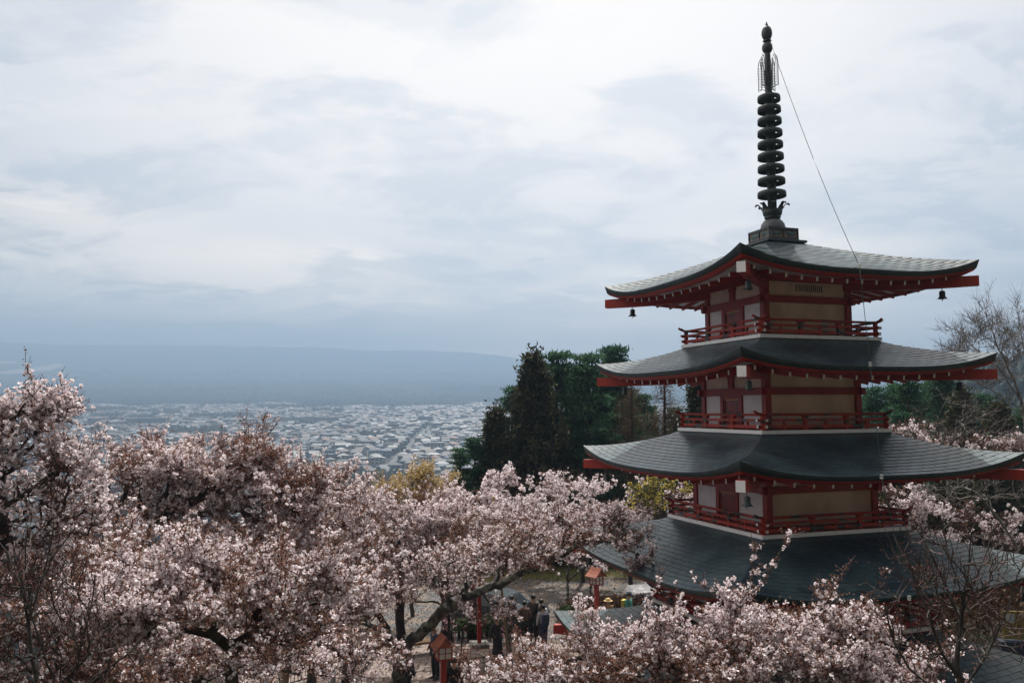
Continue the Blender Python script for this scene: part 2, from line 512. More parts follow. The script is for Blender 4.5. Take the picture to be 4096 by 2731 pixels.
sheets = []      # (score, roof object, verts)
roofobs = []
for li, l in enumerate(LV):
    # roof shell: curved sheet with thickness
    mb = MB(); nt_, ns = 28, 14
    for f in range(4):
        top = []
        for i in range(ns + 1):
            s = l['s0'] + (l['h'] - l['s0']) * i / ns
            top.append([P3(f, s * (2 * j / nt_ - 1), s, float(roofz(l, s, 2 * j / nt_ - 1)) - .010) for j in range(nt_ + 1)])
        V = [p for row in top for p in row]; n1 = nt_ + 1
        mb.add(V, [(i * n1 + j, (i + 1) * n1 + j, (i + 1) * n1 + j + 1, i * n1 + j + 1) for i in range(ns) for j in range(nt_)], 0, True)
        # soffit boards, white
        so = []
        for i in range(2):
            for j in range(nt_ + 1):
                t = 2 * j / nt_ - 1
                if i == 0:
                    s = l['h'] - .10; z = float(roofz(l, l['h'], t)) - .10 - .05 * abs(t) ** 6
                else:
                    s = max(l['s0'] - .42, .9); z = l['ze'] - l['L'] + .16
                so.append(P3(f, s * t, s, z))
        mb.add(so, [(j + 1, j, n1 + j, n1 + j + 1) for j in range(nt_)], 1)
    ro = mb.build('roof', [mat('roof underlay', (.008, .010, .011), .9), WHITEP], pag); roofobs.append(ro)
    # eave edge band (dark copper) and two red boards below
    for nm, mt, prof in (('eave_edge', COPPER_D, ((0, .006, 0), (.004, -.02, 0), (.045, -.088, -.095), (.14, -.088, -.095))),
                         ('eave_board', RED, ((.06, -.088, -.095), (.072, -.120, -.10), (.115, -.122, -.10), (.125, -.152, -.10), (.22, -.152, -.10), (.22, -.10, -.06)))):
        mb = MB()
        for f in range(4):
            V = []; nn = 40
            for j in range(nn + 1):
                t = 2 * j / nn - 1
                for ds, dz, cz in prof:
                    s = l['h'] - ds
                    V.append(P3(f, s * t, s, float(roofz(l, l['h'], t)) + dz + cz * abs(t) ** 5))
            k = len(prof)
            mb.add(V, [(j * k + q, (j + 1) * k + q, (j + 1) * k + q + 1, j * k + q + 1) for j in range(nn) for q in range(k - 1)], 0, True)
        mb.build(nm, mt, ro)
    # flashing skirt round the top
    mb = MB()
    s0 = l['s0']; q = s0 + (.07 if li else .05)
    z0 = l['zt']; zi = z0 + .07
    for f in range(4):
        a = [P3(f, -q, q, z0 - .02), P3(f, q, q, z0 - .02), P3(f, s0 - .12, s0 - .12, zi), P3(f, -s0 + .12, s0 - .12, zi), P3(f, -q, q, z0 - .05), P3(f, q, q, z0 - .05)]
        mb.add(a, [(0, 1, 2, 3), (4, 5, 1, 0)])
    mb.build('flashing', COPPER, ro)
    # rafters: 14 a side with white ends
    hr = l['h'] - .36; nr = 14
    for f in range(4):
        for i in range(nr):
            x = (hr - .19) * (2 * i / (nr - 1) - 1); t = x / l['h']
            zo = float(roofz(l, l['h'], t)) - (.185 if li == 0 else .200)
            xi = x; si = max(abs(x) + .10, l['s0'] - .40) if li else max(abs(x) + .1, 1.0)
            si = min(si, hr - .12)
            w = (hr - si) / (hr - 1.0)
            zin = zo + (l['ze'] - l['L'] + .10 - (zo)) * w
            mb = MB(); a = Vector(P3(f, xi, si, zin)); b = Vector(P3(f, x, hr, zo))
            mb.bar(a, b, .058, .105, 0, 1)
            mb.build('rafter', [RED, WHITEP], ro)
    # hip beams
    bz = l['ze'] - .345
    for cx4, cy4 in ((-1, -1), (1, -1), (1, 1), (-1, 1)):
        mb = MB(); hh = l['h'] - .02; si = max(l['s0'] - .5, 1.0); n = 8; V = []; ww = .085
        for i in range(n + 1):
            s = si + (hh - si) * i / n; zt_ = bz - .0 + (.06 * (1 - i / n)) ; zb = zt_ - .205 - .03 * math.sin(math.pi * i / n)
            if i == n: zb += 0
            for sd in (-1, 1):
                dx, dy = cx4 * s + sd * ww * .7071 * -cy4, cy4 * s + sd * ww * .7071 * cx4
                V.append((dx * S, dy * S, Z(zb))); V.append((dx * S, dy * S, Z(zt_)))
        F = []
        for i in range(n):
            a = i * 4
            F += [(a, a + 4, a + 5, a + 1), (a + 2, a + 3, a + 7, a + 6), (a + 1, a + 5, a + 7, a + 3), (a, a + 2, a + 6, a + 4)]
        mb.add(V, F); e = n * 4
        mb.f.append((e, e + 2, e + 3, e + 1)); mb.m.append(1); mb.sm.append(False)
        # end face slightly framed
        mb.build('hip_beam', [RED, WHITEP], ro)
    # copper sheets laid in courses
    cw = .138; nc = max(3, int(round((l['h'] - l['s0']) * 1.06 / cw))); tw = .33
    for f in range(4):
        for c in range(nc):
            so_, si_ = l['h'] - (l['h'] - l['s0']) * c / nc, l['h'] - (l['h'] - l['s0']) * (c + 1) / nc
            off = (c % 2) * tw / 2 + .03 * math.sin(c * 7.3 + f)
            n = int(so_ / tw) + 2
            for i in range(-n, n + 1):
                x0, x1 = i * tw + off, (i + 1) * tw + off
                x0, x1 = max(x0, -so_), min(x1, so_)
                if x1 - x0 < .015: continue
                q0, q1 = min(max(x0, -si_), si_), min(max(x1, -si_), si_)
                g = .0055
                jz = R.uniform(-.0012, .0012)
                V = []
                for (x, s, dz) in ((x0 + g, so_, .009 + jz), (x1 - g, so_, .009 + jz), (q1 - g, si_, .002), (q0 + g, si_, .002)):
                    V.append(P3(f, x, s, float(roofz(l, s, min(1, abs(x) / s))) + dz))
                for (x, s) in ((x0 + g, so_), (x1 - g, so_)):
                    V.append(P3(f, x, s - .002, float(roofz(l, s, min(1, abs(x) / s))) - .009))
                p = [toworld(v) for v in V[:4]]; cpt = sum(p) / 4
                nrm_ = np.cross(p[1] - p[0], p[3] - p[0]) * .5
                vd = np.array([0, 0, CAMZ]) - cpt; d = np.linalg.norm(vd)
                px_, py_, _ = proj(cpt)
                sc = float(nrm_ @ vd) / d ** 3
                if not (2350 < px_ < 4080) or py_ > 2330 or li == 4: sc = -1
                if li < 3 and f in (1, 2): sc = -1
                sheets.append((sc, li, V))
sheets.sort(key=lambda q: -q[0])
FS = [(0, 1, 2, 3), (4, 5, 1, 0), (0, 3, 4), (1, 5, 2)]
for sc, li, V in sheets[:296]:
    mb = MB(); mb.add(V, FS); mb.build('copper_sheet', COPPER, roofobs[li])
mb = MB()
for sc, li, V in sheets[296:]: mb.add(V, FS)
mb.build('copper_sheet', COPPER, pag)['kind'] = 'stuff'


# ---- storeys: body and balcony
BAL = [(1.576, 1.529), (1.666, -.461), (1.871, -2.524), (2.187, -4.543)]
BOD = [(1.128, 1.53, 2.86), (1.224, -.46, .90), (1.40, -2.52, -1.15), (1.60, -4.54, -3.25), (1.85, -7.30, -5.30)]
for bi, (h, z0, z1) in enumerate(BOD):
    st = MB(); w = h - .03
    for f in range(4):
        V = [P3(f, -w, w, z0), P3(f, w, w, z0), P3(f, w, w, z1), P3(f, -w, w, z1)]; st.add(V, [(0, 1, 2, 3)], 0)
    wall = st.build('wall', [PLASTER_SHADE], pag)
    for ca, cb in ((-1, -1), (1, -1), (1, 1), (-1, 1)):
        mb = MB(); c = h - .045; q = .072
        mb.box((ca * c - q) * S, (ca * c + q) * S, (cb * c - q) * S, (cb * c + q) * S, Z(z0), Z(z1))
        mb.build('column', RED, wall)
    bz0, bz1 = z0 + .74, z0 + .89
    if bi == 4: bz0, bz1 = z0 + 1.3, z0 + 1.45
    for f in range(4):
        mb = MB(); ext = h + (.15 if f % 2 else .13); o1, o0 = h + .035 + (.004 if f % 2 else 0), h - .06
        mb.hexa([P3(f, -ext, o1, bz0), P3(f, -ext, o0, bz0), P3(f, -ext, o0, bz1), P3(f, -ext, o1, bz1),
                 P3(f, ext, o1, bz0), P3(f, ext, o0, bz0), P3(f, ext, o0, bz1), P3(f, ext, o1, bz1)])
        mb.build('tie_beam', RED, wall)
        mb = MB(); o1, o0 = h + .05 + (.004 if f % 2 else 0), h - .06; zz0, zz1 = bz1 + .31, bz1 + .50
        mb.hexa([P3(f, -ext, o1, zz0), P3(f, -ext, o0, zz0), P3(f, -ext, o0, zz1), P3(f, -ext, o1, zz1),
                 P3(f, ext, o1, zz0), P3(f, ext, o0, zz0), P3(f, ext, o0, zz1), P3(f, ext, o1, zz1)])
        mb.build('head_beam', RED, wall)
        mb = MB(); o1, o0 = h + .01, h - .06; zz0, zz1 = z0, z0 + .07
        e2 = h - .115
        mb.hexa([P3(f, -e2, o1, zz0), P3(f, -e2, o0, zz0), P3(f, -e2, o0, zz1), P3(f, -e2, o1, zz1),
                 P3(f, e2, o1, zz0), P3(f, e2, o0, zz0), P3(f, e2, o0, zz1), P3(f, e2, o1, zz1)])
        mb.build('sill_beam', RED, wall)
        if f % 2:     # door side
            sgn = 1 if f == 3 else 1
            def bx(x0, x1, s0_, s1_, za, zb, m=0, mm=None):
                mm.hexa([P3(f, x0, s1_, za), P3(f, x0, s0_, za), P3(f, x0, s0_, zb), P3(f, x0, s1_, zb),
                         P3(f, x1, s1_, za), P3(f, x1, s0_, za), P3(f, x1, s0_, zb), P3(f, x1, s1_, zb)], m)
            # frame: x measured along -b on face 3
            mb = MB(); dx = -.05
            bx(dx - .42, dx - .30, h - .05, h + .02, z0 + .07, bz0, mm=mb); bx(dx + .30, dx + .42, h - .05, h + .02, z0 + .07, bz0, mm=mb)
            bx(dx - .30, dx + .30, h - .05, h + .015, bz0 - .085, bz0, mm=mb)
            fr = mb.build('door_frame', RED, wall)
            mb = MB(); bx(dx - .30, dx - .003, h - .05, h - .018, z0 + .07, bz0 - .10, mm=mb); bx(dx + .003, dx + .30, h - .05, h - .018, z0 + .07, bz0 - .10, mm=mb)
            mb.build('door', REDD, wall)
            mb = MB(); bx(dx - .30, dx + .30, h - .045, h - .004, bz0 - .10, bz0 - .087, mm=mb); bx(dx - .30, dx - .285, h - .045, h - .004, z0 + .07, bz0 - .10, mm=mb)
            mb.build('brass_trim', GOLD, wall)
            for x0, x1 in ((-(h - .12), dx - .425), (dx + .425, h - .12)):
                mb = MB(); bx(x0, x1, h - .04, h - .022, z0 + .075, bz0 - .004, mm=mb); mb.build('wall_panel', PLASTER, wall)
            mb = MB(); bx(-.16, .04, h - .05, h + .01, bz1, bz1 + .31, mm=mb)
            bx(-.16 - .035, .04 + .035, h - .05, h + .008, bz1 + .235, bz1 + .31, mm=mb)
            mb.build('strut', RED, wall)
        if f == 0 and bi == 0:   # vent grille of fifteen slots
            mb = MB()
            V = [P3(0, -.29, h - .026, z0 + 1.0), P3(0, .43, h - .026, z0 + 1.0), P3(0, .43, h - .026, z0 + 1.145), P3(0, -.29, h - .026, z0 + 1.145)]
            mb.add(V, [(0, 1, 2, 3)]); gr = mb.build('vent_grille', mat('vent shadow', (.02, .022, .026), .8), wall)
            mb = MB()
            for i in range(14):
                x = -.262 + i * .052
                mb.hexa([P3(0, x - .009, h - .004, z0 + 1.0), P3(0, x - .009, h - .025, z0 + 1.0), P3(0, x - .009, h - .025, z0 + 1.145), P3(0, x - .009, h - .004, z0 + 1.145),
                         P3(0, x + .009, h - .004, z0 + 1.0), P3(0, x + .009, h - .025, z0 + 1.0), P3(0, x + .009, h - .025, z0 + 1.145), P3(0, x + .009, h - .004, z0 + 1.145)])
            mb.build('vent_slat', PLASTER_SHADE, wall)

for bi, (h, z0) in enumerate(BAL):
    mb = MB(); H = h * S
    mb.box(-H + .02, H - .02, -H + .02, H - .02, Z(z0) - .03, Z(z0) - .004, 1)
    bal = mb.build('balcony', [RED, RED], pag)
    for nm, mt, dz0, dz1, ins in (('fascia', WHITEP, -.075, 0, 0), ('under_board', RED, -.150, -.078, .045)):
        mb = MB(); a = (h - ins) * S; b = a - .06
        for f in range(4):
            e = h - ins
            mb.hexa([P3(f, -e, e, z0 + dz0), P3(f, -e + .05, e - .05, z0 + dz0), P3(f, -e + .05, e - .05, z0 + dz1), P3(f, -e, e, z0 + dz1),
                     P3(f, e, e, z0 + dz0), P3(f, e - .05, e - .05, z0 + dz0), P3(f, e - .05, e - .05, z0 + dz1), P3(f, e, e, z0 + dz1)])
        mb.build(nm, mt, bal)
    rp = h - .09
    for f in range(4):
        jit = .0 if f % 2 else .002
        for nm, zc2, hh, ww, ext in (('lower_rail', .075, .060, .055, .13), ('middle_rail', .205, .050, .055, .15)):
            mb = MB(); e = rp + ext; z = z0 + zc2 + jit
            mb.hexa([P3(f, -e, rp + ww / 2, z - hh / 2), P3(f, -e, rp - ww / 2, z - hh / 2), P3(f, -e, rp - ww / 2, z + hh / 2), P3(f, -e, rp + ww / 2, z + hh / 2),
                     P3(f, e, rp + ww / 2, z - hh / 2), P3(f, e, rp - ww / 2, z - hh / 2), P3(f, e, rp - ww / 2, z + hh / 2), P3(f, e, rp + ww / 2, z + hh / 2)], 0, 1)
            mb.m[0] = 1
            mb.build(nm, [REDW, WHITEP], bal)
        mb = MB(); e = rp
        xs = [-e - .20, -e - .13, -e - .05] + [e * q for q in (-.9, -.45, 0, .45, .9)] + [e + .05, e + .13, e + .20]
        zs = [.39, .353, .328] + [.32] * 5 + [.328, .353, .39]
        mb.tube([P3(f, x, rp, z0 + z + jit) for x, z in zip(xs, zs)], .028 * S, 10)
        mb.build('top_rail', REDW, bal)
        for i in range(6):
            x = rp * (2 * i / 6 - 1); bigp = i % 2 == 0
            q = .036 if bigp else .022; ztop = .30 if bigp else .19
            mb = MB()
            mb.hexa([P3(f, x - q, rp + q, z0), P3(f, x - q, rp - q, z0), P3(f, x - q, rp - q, z0 + ztop), P3(f, x - q, rp + q, z0 + ztop),
                     P3(f, x + q, rp + q, z0), P3(f, x + q, rp - q, z0), P3(f, x + q, rp - q, z0 + ztop), P3(f, x + q, rp + q, z0 + ztop)])
            if bigp and i:
                q2 = q + .022
                mb.hexa([P3(f, x - q2, rp + q, z0 + .25), P3(f, x - q2, rp - q, z0 + .25), P3(f, x - q2 - .02, rp - q, z0 + .292), P3(f, x - q2 - .02, rp + q, z0 + .292),
                         P3(f, x + q2, rp + q, z0 + .25), P3(f, x + q2, rp - q, z0 + .25), P3(f, x + q2 + .02, rp - q, z0 + .292), P3(f, x + q2 + .02, rp + q, z0 + .292)])
            mb.build('rail_post', REDW, bal)

mb = MB(); g = 2.35 * S
mb.box(-g, g, -g, g, -.2, .35); mb.box(-g - .35, g + .35, -g - .35, g + .35, -.2, .17)
mb.build('stone_podium', STONE, pag)

# ---- spire
sp = MB(); sp.tube([(0, 0, Z(4.35)), (0, 0, Z(5.3)), (0, 0, Z(7.4)), (0, 0, Z(8.4)), (0, 0, Z(8.75))], [.105 * S, .10 * S, .085 * S, .066 * S, .05 * S], 14)
spire = sp.build('spire', IRON, pag)
mb = MB(); q = .402 * S
mb.box(-q + .035, q - .035, -q + .035, q - .035, Z(3.84), Z(4.10), 0)
base = mb.build('dew_basin', COPPER_V, pag)
for f in range(4):
    mb = MB()
    def fb(x0, x1, za, zb, o=.402, i=.37):
        mb.hexa([P3(f, x0, o, za), P3(f, x0, i, za), P3(f, x0, i, zb), P3(f, x0, o, zb), P3(f, x1, o, za), P3(f, x1, i, za), P3(f, x1, i, zb), P3(f, x1, o, zb)])
    fb(-.402, .402, 4.065, 4.115); fb(-.402, .402, 3.86, 3.895, o=.403)
    fb(-.401, -.372, 3.895, 4.065); fb(.372, .401, 3.895, 4.065); fb(-.018, .018, 3.895, 4.065)
    mb.build('frame', COPPER_D, base)
    for c in (-.195, .195):
        mb = MB(); V = [P3(f, c + x, .3745, z) for x, z in ((-.172, 3.90), (.172, 3.90), (.172, 4.06), (-.172, 4.06))]
        mb.add(V, [(0, 1, 2, 3)]); mb.build('panel', ROSE, base)
        mb = MB(); V = []
        for k in range(20):
            a = 2 * math.pi * k / 20; ca, sa = math.cos(a), math.sin(a)
            rx = .145 * math.copysign(abs(ca) ** .6, ca); rz_ = .063 * math.copysign(abs(sa) ** .6, sa)
            V.append(P3(f, c + rx, .3755, 3.98 + rz_))
        V += [P3(f, c, .386, 3.98)]
        mb.add(V, [(k, (k + 1) % 20, 20) for k in range(20)], 0, False); mb.build('medallion', COPPER_V, base)
mb = MB()
for f in range(4):
    V = [P3(f, -.40, .40, 3.86), P3(f, .40, .40, 3.86), P3(f, .53, .53, 3.815), P3(f, -.53, .53, 3.815), P3(f, .53, .53, 3.765), P3(f, -.53, .53, 3.765), P3(f, .47, .47, 3.75), P3(f, -.47, .47, 3.75), P3(f, .47, .47, 3.66), P3(f, -.47, .47, 3.66)]
    mb.add(V, [(0, 1, 2, 3)[::-1], (3, 2, 4, 5)[::-1], (5, 4, 6, 7)[::-1], (7, 6, 8, 9)[::-1]])
V = [P3(0, -.40, .40, 4.112), P3(0, .40, .40, 4.112), P3(2, -.40, .40, 4.112), P3(2, .40, .40, 4.112)]
mb.add(V, [(0, 1, 2, 3)])
mb.build('skirt', COPPER_D, base)
mb = MB(); mb.lathe([(.285 * S, Z(4.11)), (.285 * S, Z(4.18)), (.26 * S, Z(4.27)), (.20 * S, Z(4.35)), (.10 * S, Z(4.39)), (.01, Z(4.40))], 28)
mb.build('inverted_bowl', mat('grey bronze', (.09, .10, .11), .6, (.05, .06, .065), 5, bump=.4), spire)
mb = MB(); mb.lathe([(.10 * S, Z(4.36)), (.17 * S, Z(4.39)), (.19 * S, Z(4.43)), (.17 * S, Z(4.45)), (.20 * S, Z(4.47)), (.22 * S, Z(4.53)), (.23 * S, Z(4.60)), (.12 * S, Z(4.62))], 24)
lot = mb.build('lotus_base', IRON, spire)
for k in range(8):
    a = 2 * math.pi * (k + .3) / 8; mb = MB(); V = []
    prof = [(.20, 4.55, .075), (.235, 4.62, .08), (.27, 4.68, .055), (.31, 4.735, .05), (.36, 4.745, .06), (.40, 4.705, .012)]
    for r_, z, hw in prof:
        for sd in (-1, 0, 1):
            rr2 = r_ - (.02 if sd == 0 else 0)
            x, y = rr2 * math.cos(a) - sd * hw * math.sin(a), rr2 * math.sin(a) + sd * hw * math.cos(a)
            V.append((x * S, y * S, Z(z))); V.append((x * S * .96, y * S * .96, Z(z) - .014))
    F = []
    for i in range(5):
        for sd in range(2):
            b = i * 6 + sd * 2; F += [(b, b + 2, b + 8, b + 6), (b + 1, b + 7, b + 9, b + 3)]
        b = i * 6; F += [(b, b + 6, b + 7, b + 1), (b + 4, b + 5, b + 11, b + 10)]
    mb.add(V, F, 0, True); mb.build('lotus_petal', IRON, spire)
for z, r_ in zip((7.293, 7.024, 6.744, 6.457, 6.175, 5.89, 5.599, 5.301, 4.989), (.262, .268, .276, .285, .291, .298, .305, .314, .326)):
    mb = MB(); a = r_ * S
    mb.lathe([(a * .90, Z(z + .055)), (a * .97, Z(z + .045)), (a, Z(z + .02)), (a, Z(z - .075)), (a - .022, Z(z - .075)), (a - .022, Z(z + .015)), (a * .88, Z(z + .038))], 36, close=True)
    for k in range(4):
        an = math.pi * k / 2 + .6
        mb.bar((.05 * math.cos(an), .05 * math.sin(an), Z(z + .02)), ((a - .01) * math.cos(an), (a - .01) * math.sin(an), Z(z + .02)), .10, .05)
    mb.lathe([(.12 * S, Z(z + .06)), (.13 * S, Z(z - .05)), (.10 * S, Z(z - .07))], 16)
    mb.build('spire_ring', IRON, spire)
# flame ornament: four openwork fins
for k in range(4):
    an = math.pi / 2 * k + .35; ca, sa = math.cos(an), math.sin(an); mb = MB()
    def pt(r_, z): return (r_ * ca * S, r_ * sa * S, Z(z))
    zb, zt2 = 7.53, 8.32
    mb.tube([pt(.085, zb - .02), pt(.17, zb + .02), pt(.27, zb), pt(.265, zb + .3), pt(.275, 8.05), pt(.25, 8.22), pt(.19, zt2), pt(.145, 8.27)], .011, 6)
    mb.tube([pt(.09, zb + .06), pt(.10, 8.0), pt(.15, 8.17), pt(.13, 8.25)], .010, 6)
    mb.tube([pt(.18, zb + .02), pt(.175, 8.0), pt(.21, 8.2), pt(.18, 8.26)], .010, 6)
    for i in range(9):
        z = zb + .04 + i * .063
        mb.tube([pt(.095, z), pt(.14, z + .045), pt(.175, z + .02)], .008, 5); mb.tube([pt(.178, z + .02), pt(.215, z - .02), pt(.267, z + .035)], .008, 5)
    mb.build('flame_ornament', IRON, spire)
for nm, z, r_ in (('dragon_wheel', 8.521, .125), ('sacred_jewel', 8.876, .125)):
    mb = MB(); pr = [(max(r_ * math.sin(math.pi * i / 10), .02) * S, Z(z - (.15 if nm[0] == 'd' else .19) * math.cos(math.pi * i / 10))) for i in range(11)]
    mb.lathe(pr, 20)
    if nm[0] == 's': mb.tube([(0, 0, Z(9.04)), (0, 0, Z(9.07)), (0, 0, Z(9.13)), (0, 0, Z(9.17))], [.03, .045, .02, .006], 8); mb.lathe([(.06 * S, Z(8.66)), (.105 * S, Z(8.69)), (.07 * S, Z(8.72))], 16)
    mb.build(nm, IRON, spire)

# ---- wind bells, one under each visible corner
def bell(wx, name_lab, ztop):
    t = empty('wind_bell', wx, YAW, name_lab, 'wind bell', 'bronze wind bells under the roof corners')
    mb = MB(); H = .24
    pr = [(.012, -.05), (.05, -.055), (.068, -.075), (.074, -.10), (.073, -.19), (.088, -.235), (.105, -.262), (.095, -.262), (.065, -.19), (.062, -.09), (.01, -.075)]
    mb.lathe(pr, 20)
    for k in range(4):
        a = math.pi / 2 * k + .78
        c, s = math.cos(a), math.sin(a)
        mb.hexa([(.08 * c - .03 * s, .08 * s + .03 * c, -.22), (.08 * c + .03 * s, .08 * s - .03 * c, -.22), (.09 * c + .03 * s, .09 * s - .03 * c, -.225), (.09 * c - .03 * s, .09 * s + .03 * c, -.225),
                 (.135 * c - .008 * s, .135 * s + .008 * c, -.285), (.135 * c + .008 * s, .135 * s - .008 * c, -.285), (.14 * c + .008 * s, .14 * s - .008 * c, -.28), (.14 * c - .008 * s, .14 * s + .008 * c, -.28)])
    mb.build('bell_body', IRON, t)
    mb = MB(); mb.tube([(.02 * math.sin(q), 0, -.03 + .028 * math.cos(q)) for q in np.linspace(0, 6.0, 12)], .006, 5); mb.tube([(0, 0, 0), (0, 0, .05)], .008, 5)
    mb.build('hook', IRON, t)
    mb = MB(); mb.tube([(0, 0, -.09), (0, 0, -.30)], .004, 5); mb.tube([(0, 0, -.30), (0, 0, -.32)], .012, 6); mb.build('clapper', IRON, t)


RN = ['topmost', 'second', 'third', 'fourth']
for li, (s_, zt_) in enumerate(((2.43, 2.52), (2.60, .565), (2.95, -1.56), (3.30, -3.66))):
    for cn, ca, cb in (('left', -1, 1), ('near', -1, -1), ('right', 1, -1)):
        w = toworld(np.array([ca * s_ * S, cb * s_ * S, Z(zt_) - .005]))
        bell(tuple(w), f'bronze wind bell under the {cn} corner beam of the {RN[li]} roof', zt_)

# ---- lightning wire down the front, with insulators
def wpt(a, b, z): return toworld(np.array([a * S, b * S, Z(z)]))


wt = empty('lightning_wire', (PC[0], PC[1], 0), 0, 'thin green lightning wire running from the spire top down past the eaves', 'wire')
wp = [wpt(.05, -.05, 8.68), wpt(-.10, -1.6, 5.35), wpt(-.29, -3.05, 2.76), wpt(-.26, -3.2, .82), wpt(-.36, -3.48, -1.30), wpt(-.2, -3.86, -3.45), wpt(-.2, -4.0, -5.5), wpt(-.2, -4.05, -7.3)]
mb = MB()
for i in range(len(wp) - 1):
    a, b = wp[i], wp[i + 1]; n = 6; pts = []
    for k in range(n + 1):
        q = a + (b - a) * k / n; q = q + np.array([0, 0, -.06 * math.sin(math.pi * k / n) * (1 if i < 2 else 0)]); pts.append(tuple(q - np.array([PC[0], PC[1], 0])))
    mb.tube(pts, .0075, 5)
mb.build('wire', mat('green wire', (.02, .07, .06), .5), wt)
INS = mat('white porcelain', (.75, .75, .72), .3)
for p_ in wp[2:6]:
    mb = MB(); q = p_ - np.array([PC[0], PC[1], 0])
    for dz in (-.03, .01, .05): mb.lathe([(.015, q[2] + dz - .012), (.04, q[2] + dz - .006), (.04, q[2] + dz + .006), (.015, q[2] + dz + .012)], 10, (q[0], q[1]), 0)
    d = np.array([-sinY * -1, cosY, 0]) * 1.0
    mb.tube([tuple(q), (q[0] - sinY * .25, q[1] + cosY * .25, q[2] - .02)], .008, 5, 1)
    mb.build('insulator', [INS, IRON], wt)

# ================================================================ TREES
def mst(roots, targets, bf=.35, seed=0):
    """grow a tree skeleton: roots = list of (polyline (n,3), parent link (i,j) or None); targets (m,3).
    returns nodes, parent index, number of root nodes"""
    P = []; par = []; pl = []; offs = []
    for k, (poly, lk) in enumerate(roots):
        poly = np.asarray(poly, float)
        # resample with gentle wobble
        seg = np.linalg.norm(np.diff(poly, axis=0), axis=1); L = np.concatenate([[0], np.cumsum(seg)])
        n = max(3, int(L[-1] / .28)); t = np.linspace(0, L[-1], n)
        Q = np.stack([np.interp(t, L, poly[:, c]) for c in range(3)], 1)
        for _ in range(2): Q[1:-1] = (Q[:-2] + Q[1:-1] * 2 + Q[2:]) / 4
        rr = np.random.RandomState(seed + k); Q[1:-1] += rr.normal(0, .018, Q[1:-1].shape)
        base = len(P); offs.append(base)
        for i, q in enumerate(Q):
            if i == 0 and lk is not None:
                # link to nearest node of an earlier limb
                d = np.linalg.norm(np.array(P) - q, axis=1); j = int(d.argmin()); par.append(j); pl.append(pl[j] + d[j]); P.append(q); continue
            if i == 0: par.append(-1); pl.append(0.)
            else: par.append(len(P) - 1); pl.append(pl[-1] + np.linalg.norm(q - P[-1]))
            P.append(q)
    nr = len(P)
    P = np.array(P); par = list(par); pl = np.array(pl)
    T = np.asarray(targets, float); m = len(T)
    D = np.linalg.norm(T[:, None] - P[None], axis=2) ; Cst = D + bf * pl[None]
    best = Cst.argmin(1); bc = Cst[np.arange(m), best]; bd = D[np.arange(m), best]
    done = np.zeros(m, bool); node_pos = list(P); node_pl = list(pl)
    for _ in range(m):
        i = int(np.where(done, 1e9, bc).argmin()); done[i] = True
        j = int(best[i]); par.append(j); npl = node_pl[j] + bd[i]
        node_pos.append(T[i]); node_pl.append(npl); idx = len(node_pos) - 1
        d = np.sqrt(((T - T[i]) ** 2).sum(1)); c = d + bf * npl
        u = (c < bc) & ~done; best[u] = idx; bc[u] = c[u]; bd[u] = d[u]
    return np.array(node_pos), np.array(par), nr


def tubes(A, B, ra, rb, k):
    """(n) frusta as quads"""
    d = B - A; L = np.linalg.norm(d, axis=1, keepdims=True) + 1e-9; d = d / L
    ref = np.where(np.abs(d[:, 2:3]) > .8, np.array([[1., 0, 0]]), np.array([[0, 0, 1.]]))
    u = np.cross(d, ref); u /= np.linalg.norm(u, axis=1, keepdims=True); v = np.cross(d, u)
    a = np.arange(k) * 2 * np.pi / k
    ring = u[:, None] * np.cos(a)[None, :, None] + v[:, None] * np.sin(a)[None, :, None]
    V0 = A[:, None] + ring * np.reshape(ra, (-1, 1, 1)); V1 = B[:, None] + ring * np.reshape(rb, (-1, 1, 1))
    V = np.concatenate([V0, V1], 1)                    # n,2k,3
    n = len(A); base = np.arange(n)[:, None, None] * 2 * k
    j = np.arange(k); F = np.stack([j, (j + 1) % k, (j + 1) % k + k, j + k], 1)[None] + base
    return V.reshape(-1, 3), F.reshape(-1, 4)


def blades(C, size, rs_, k=5, cup=.25, up=None, aspect=1.):
    """one k-gon petal cluster at each centre with random orientation"""
    n = len(C); nn = rs_.normal(size=(n, 3))
    if up is not None: nn = nn + np.asarray(up)
    nn /= np.linalg.norm(nn, axis=1, keepdims=True)
    t = np.cross(nn, rs_.normal(size=(n, 3))); t /= np.linalg.norm(t, axis=1, keepdims=True); b = np.cross(nn, t)
    a = np.arange(k) * 2 * np.pi / k + .3
    sz = (size * rs_.uniform(.5, 1.15, n))[:, None, None]
    V = C[:, None] + sz * (t[:, None] * np.cos(a)[None, :, None] + b[:, None] * np.sin(a)[None, :, None] * aspect)
    V += sz * cup * nn[:, None] * rs_.uniform(-1, 1, (n, k))[:, :, None]
    return V.reshape(-1, 3)


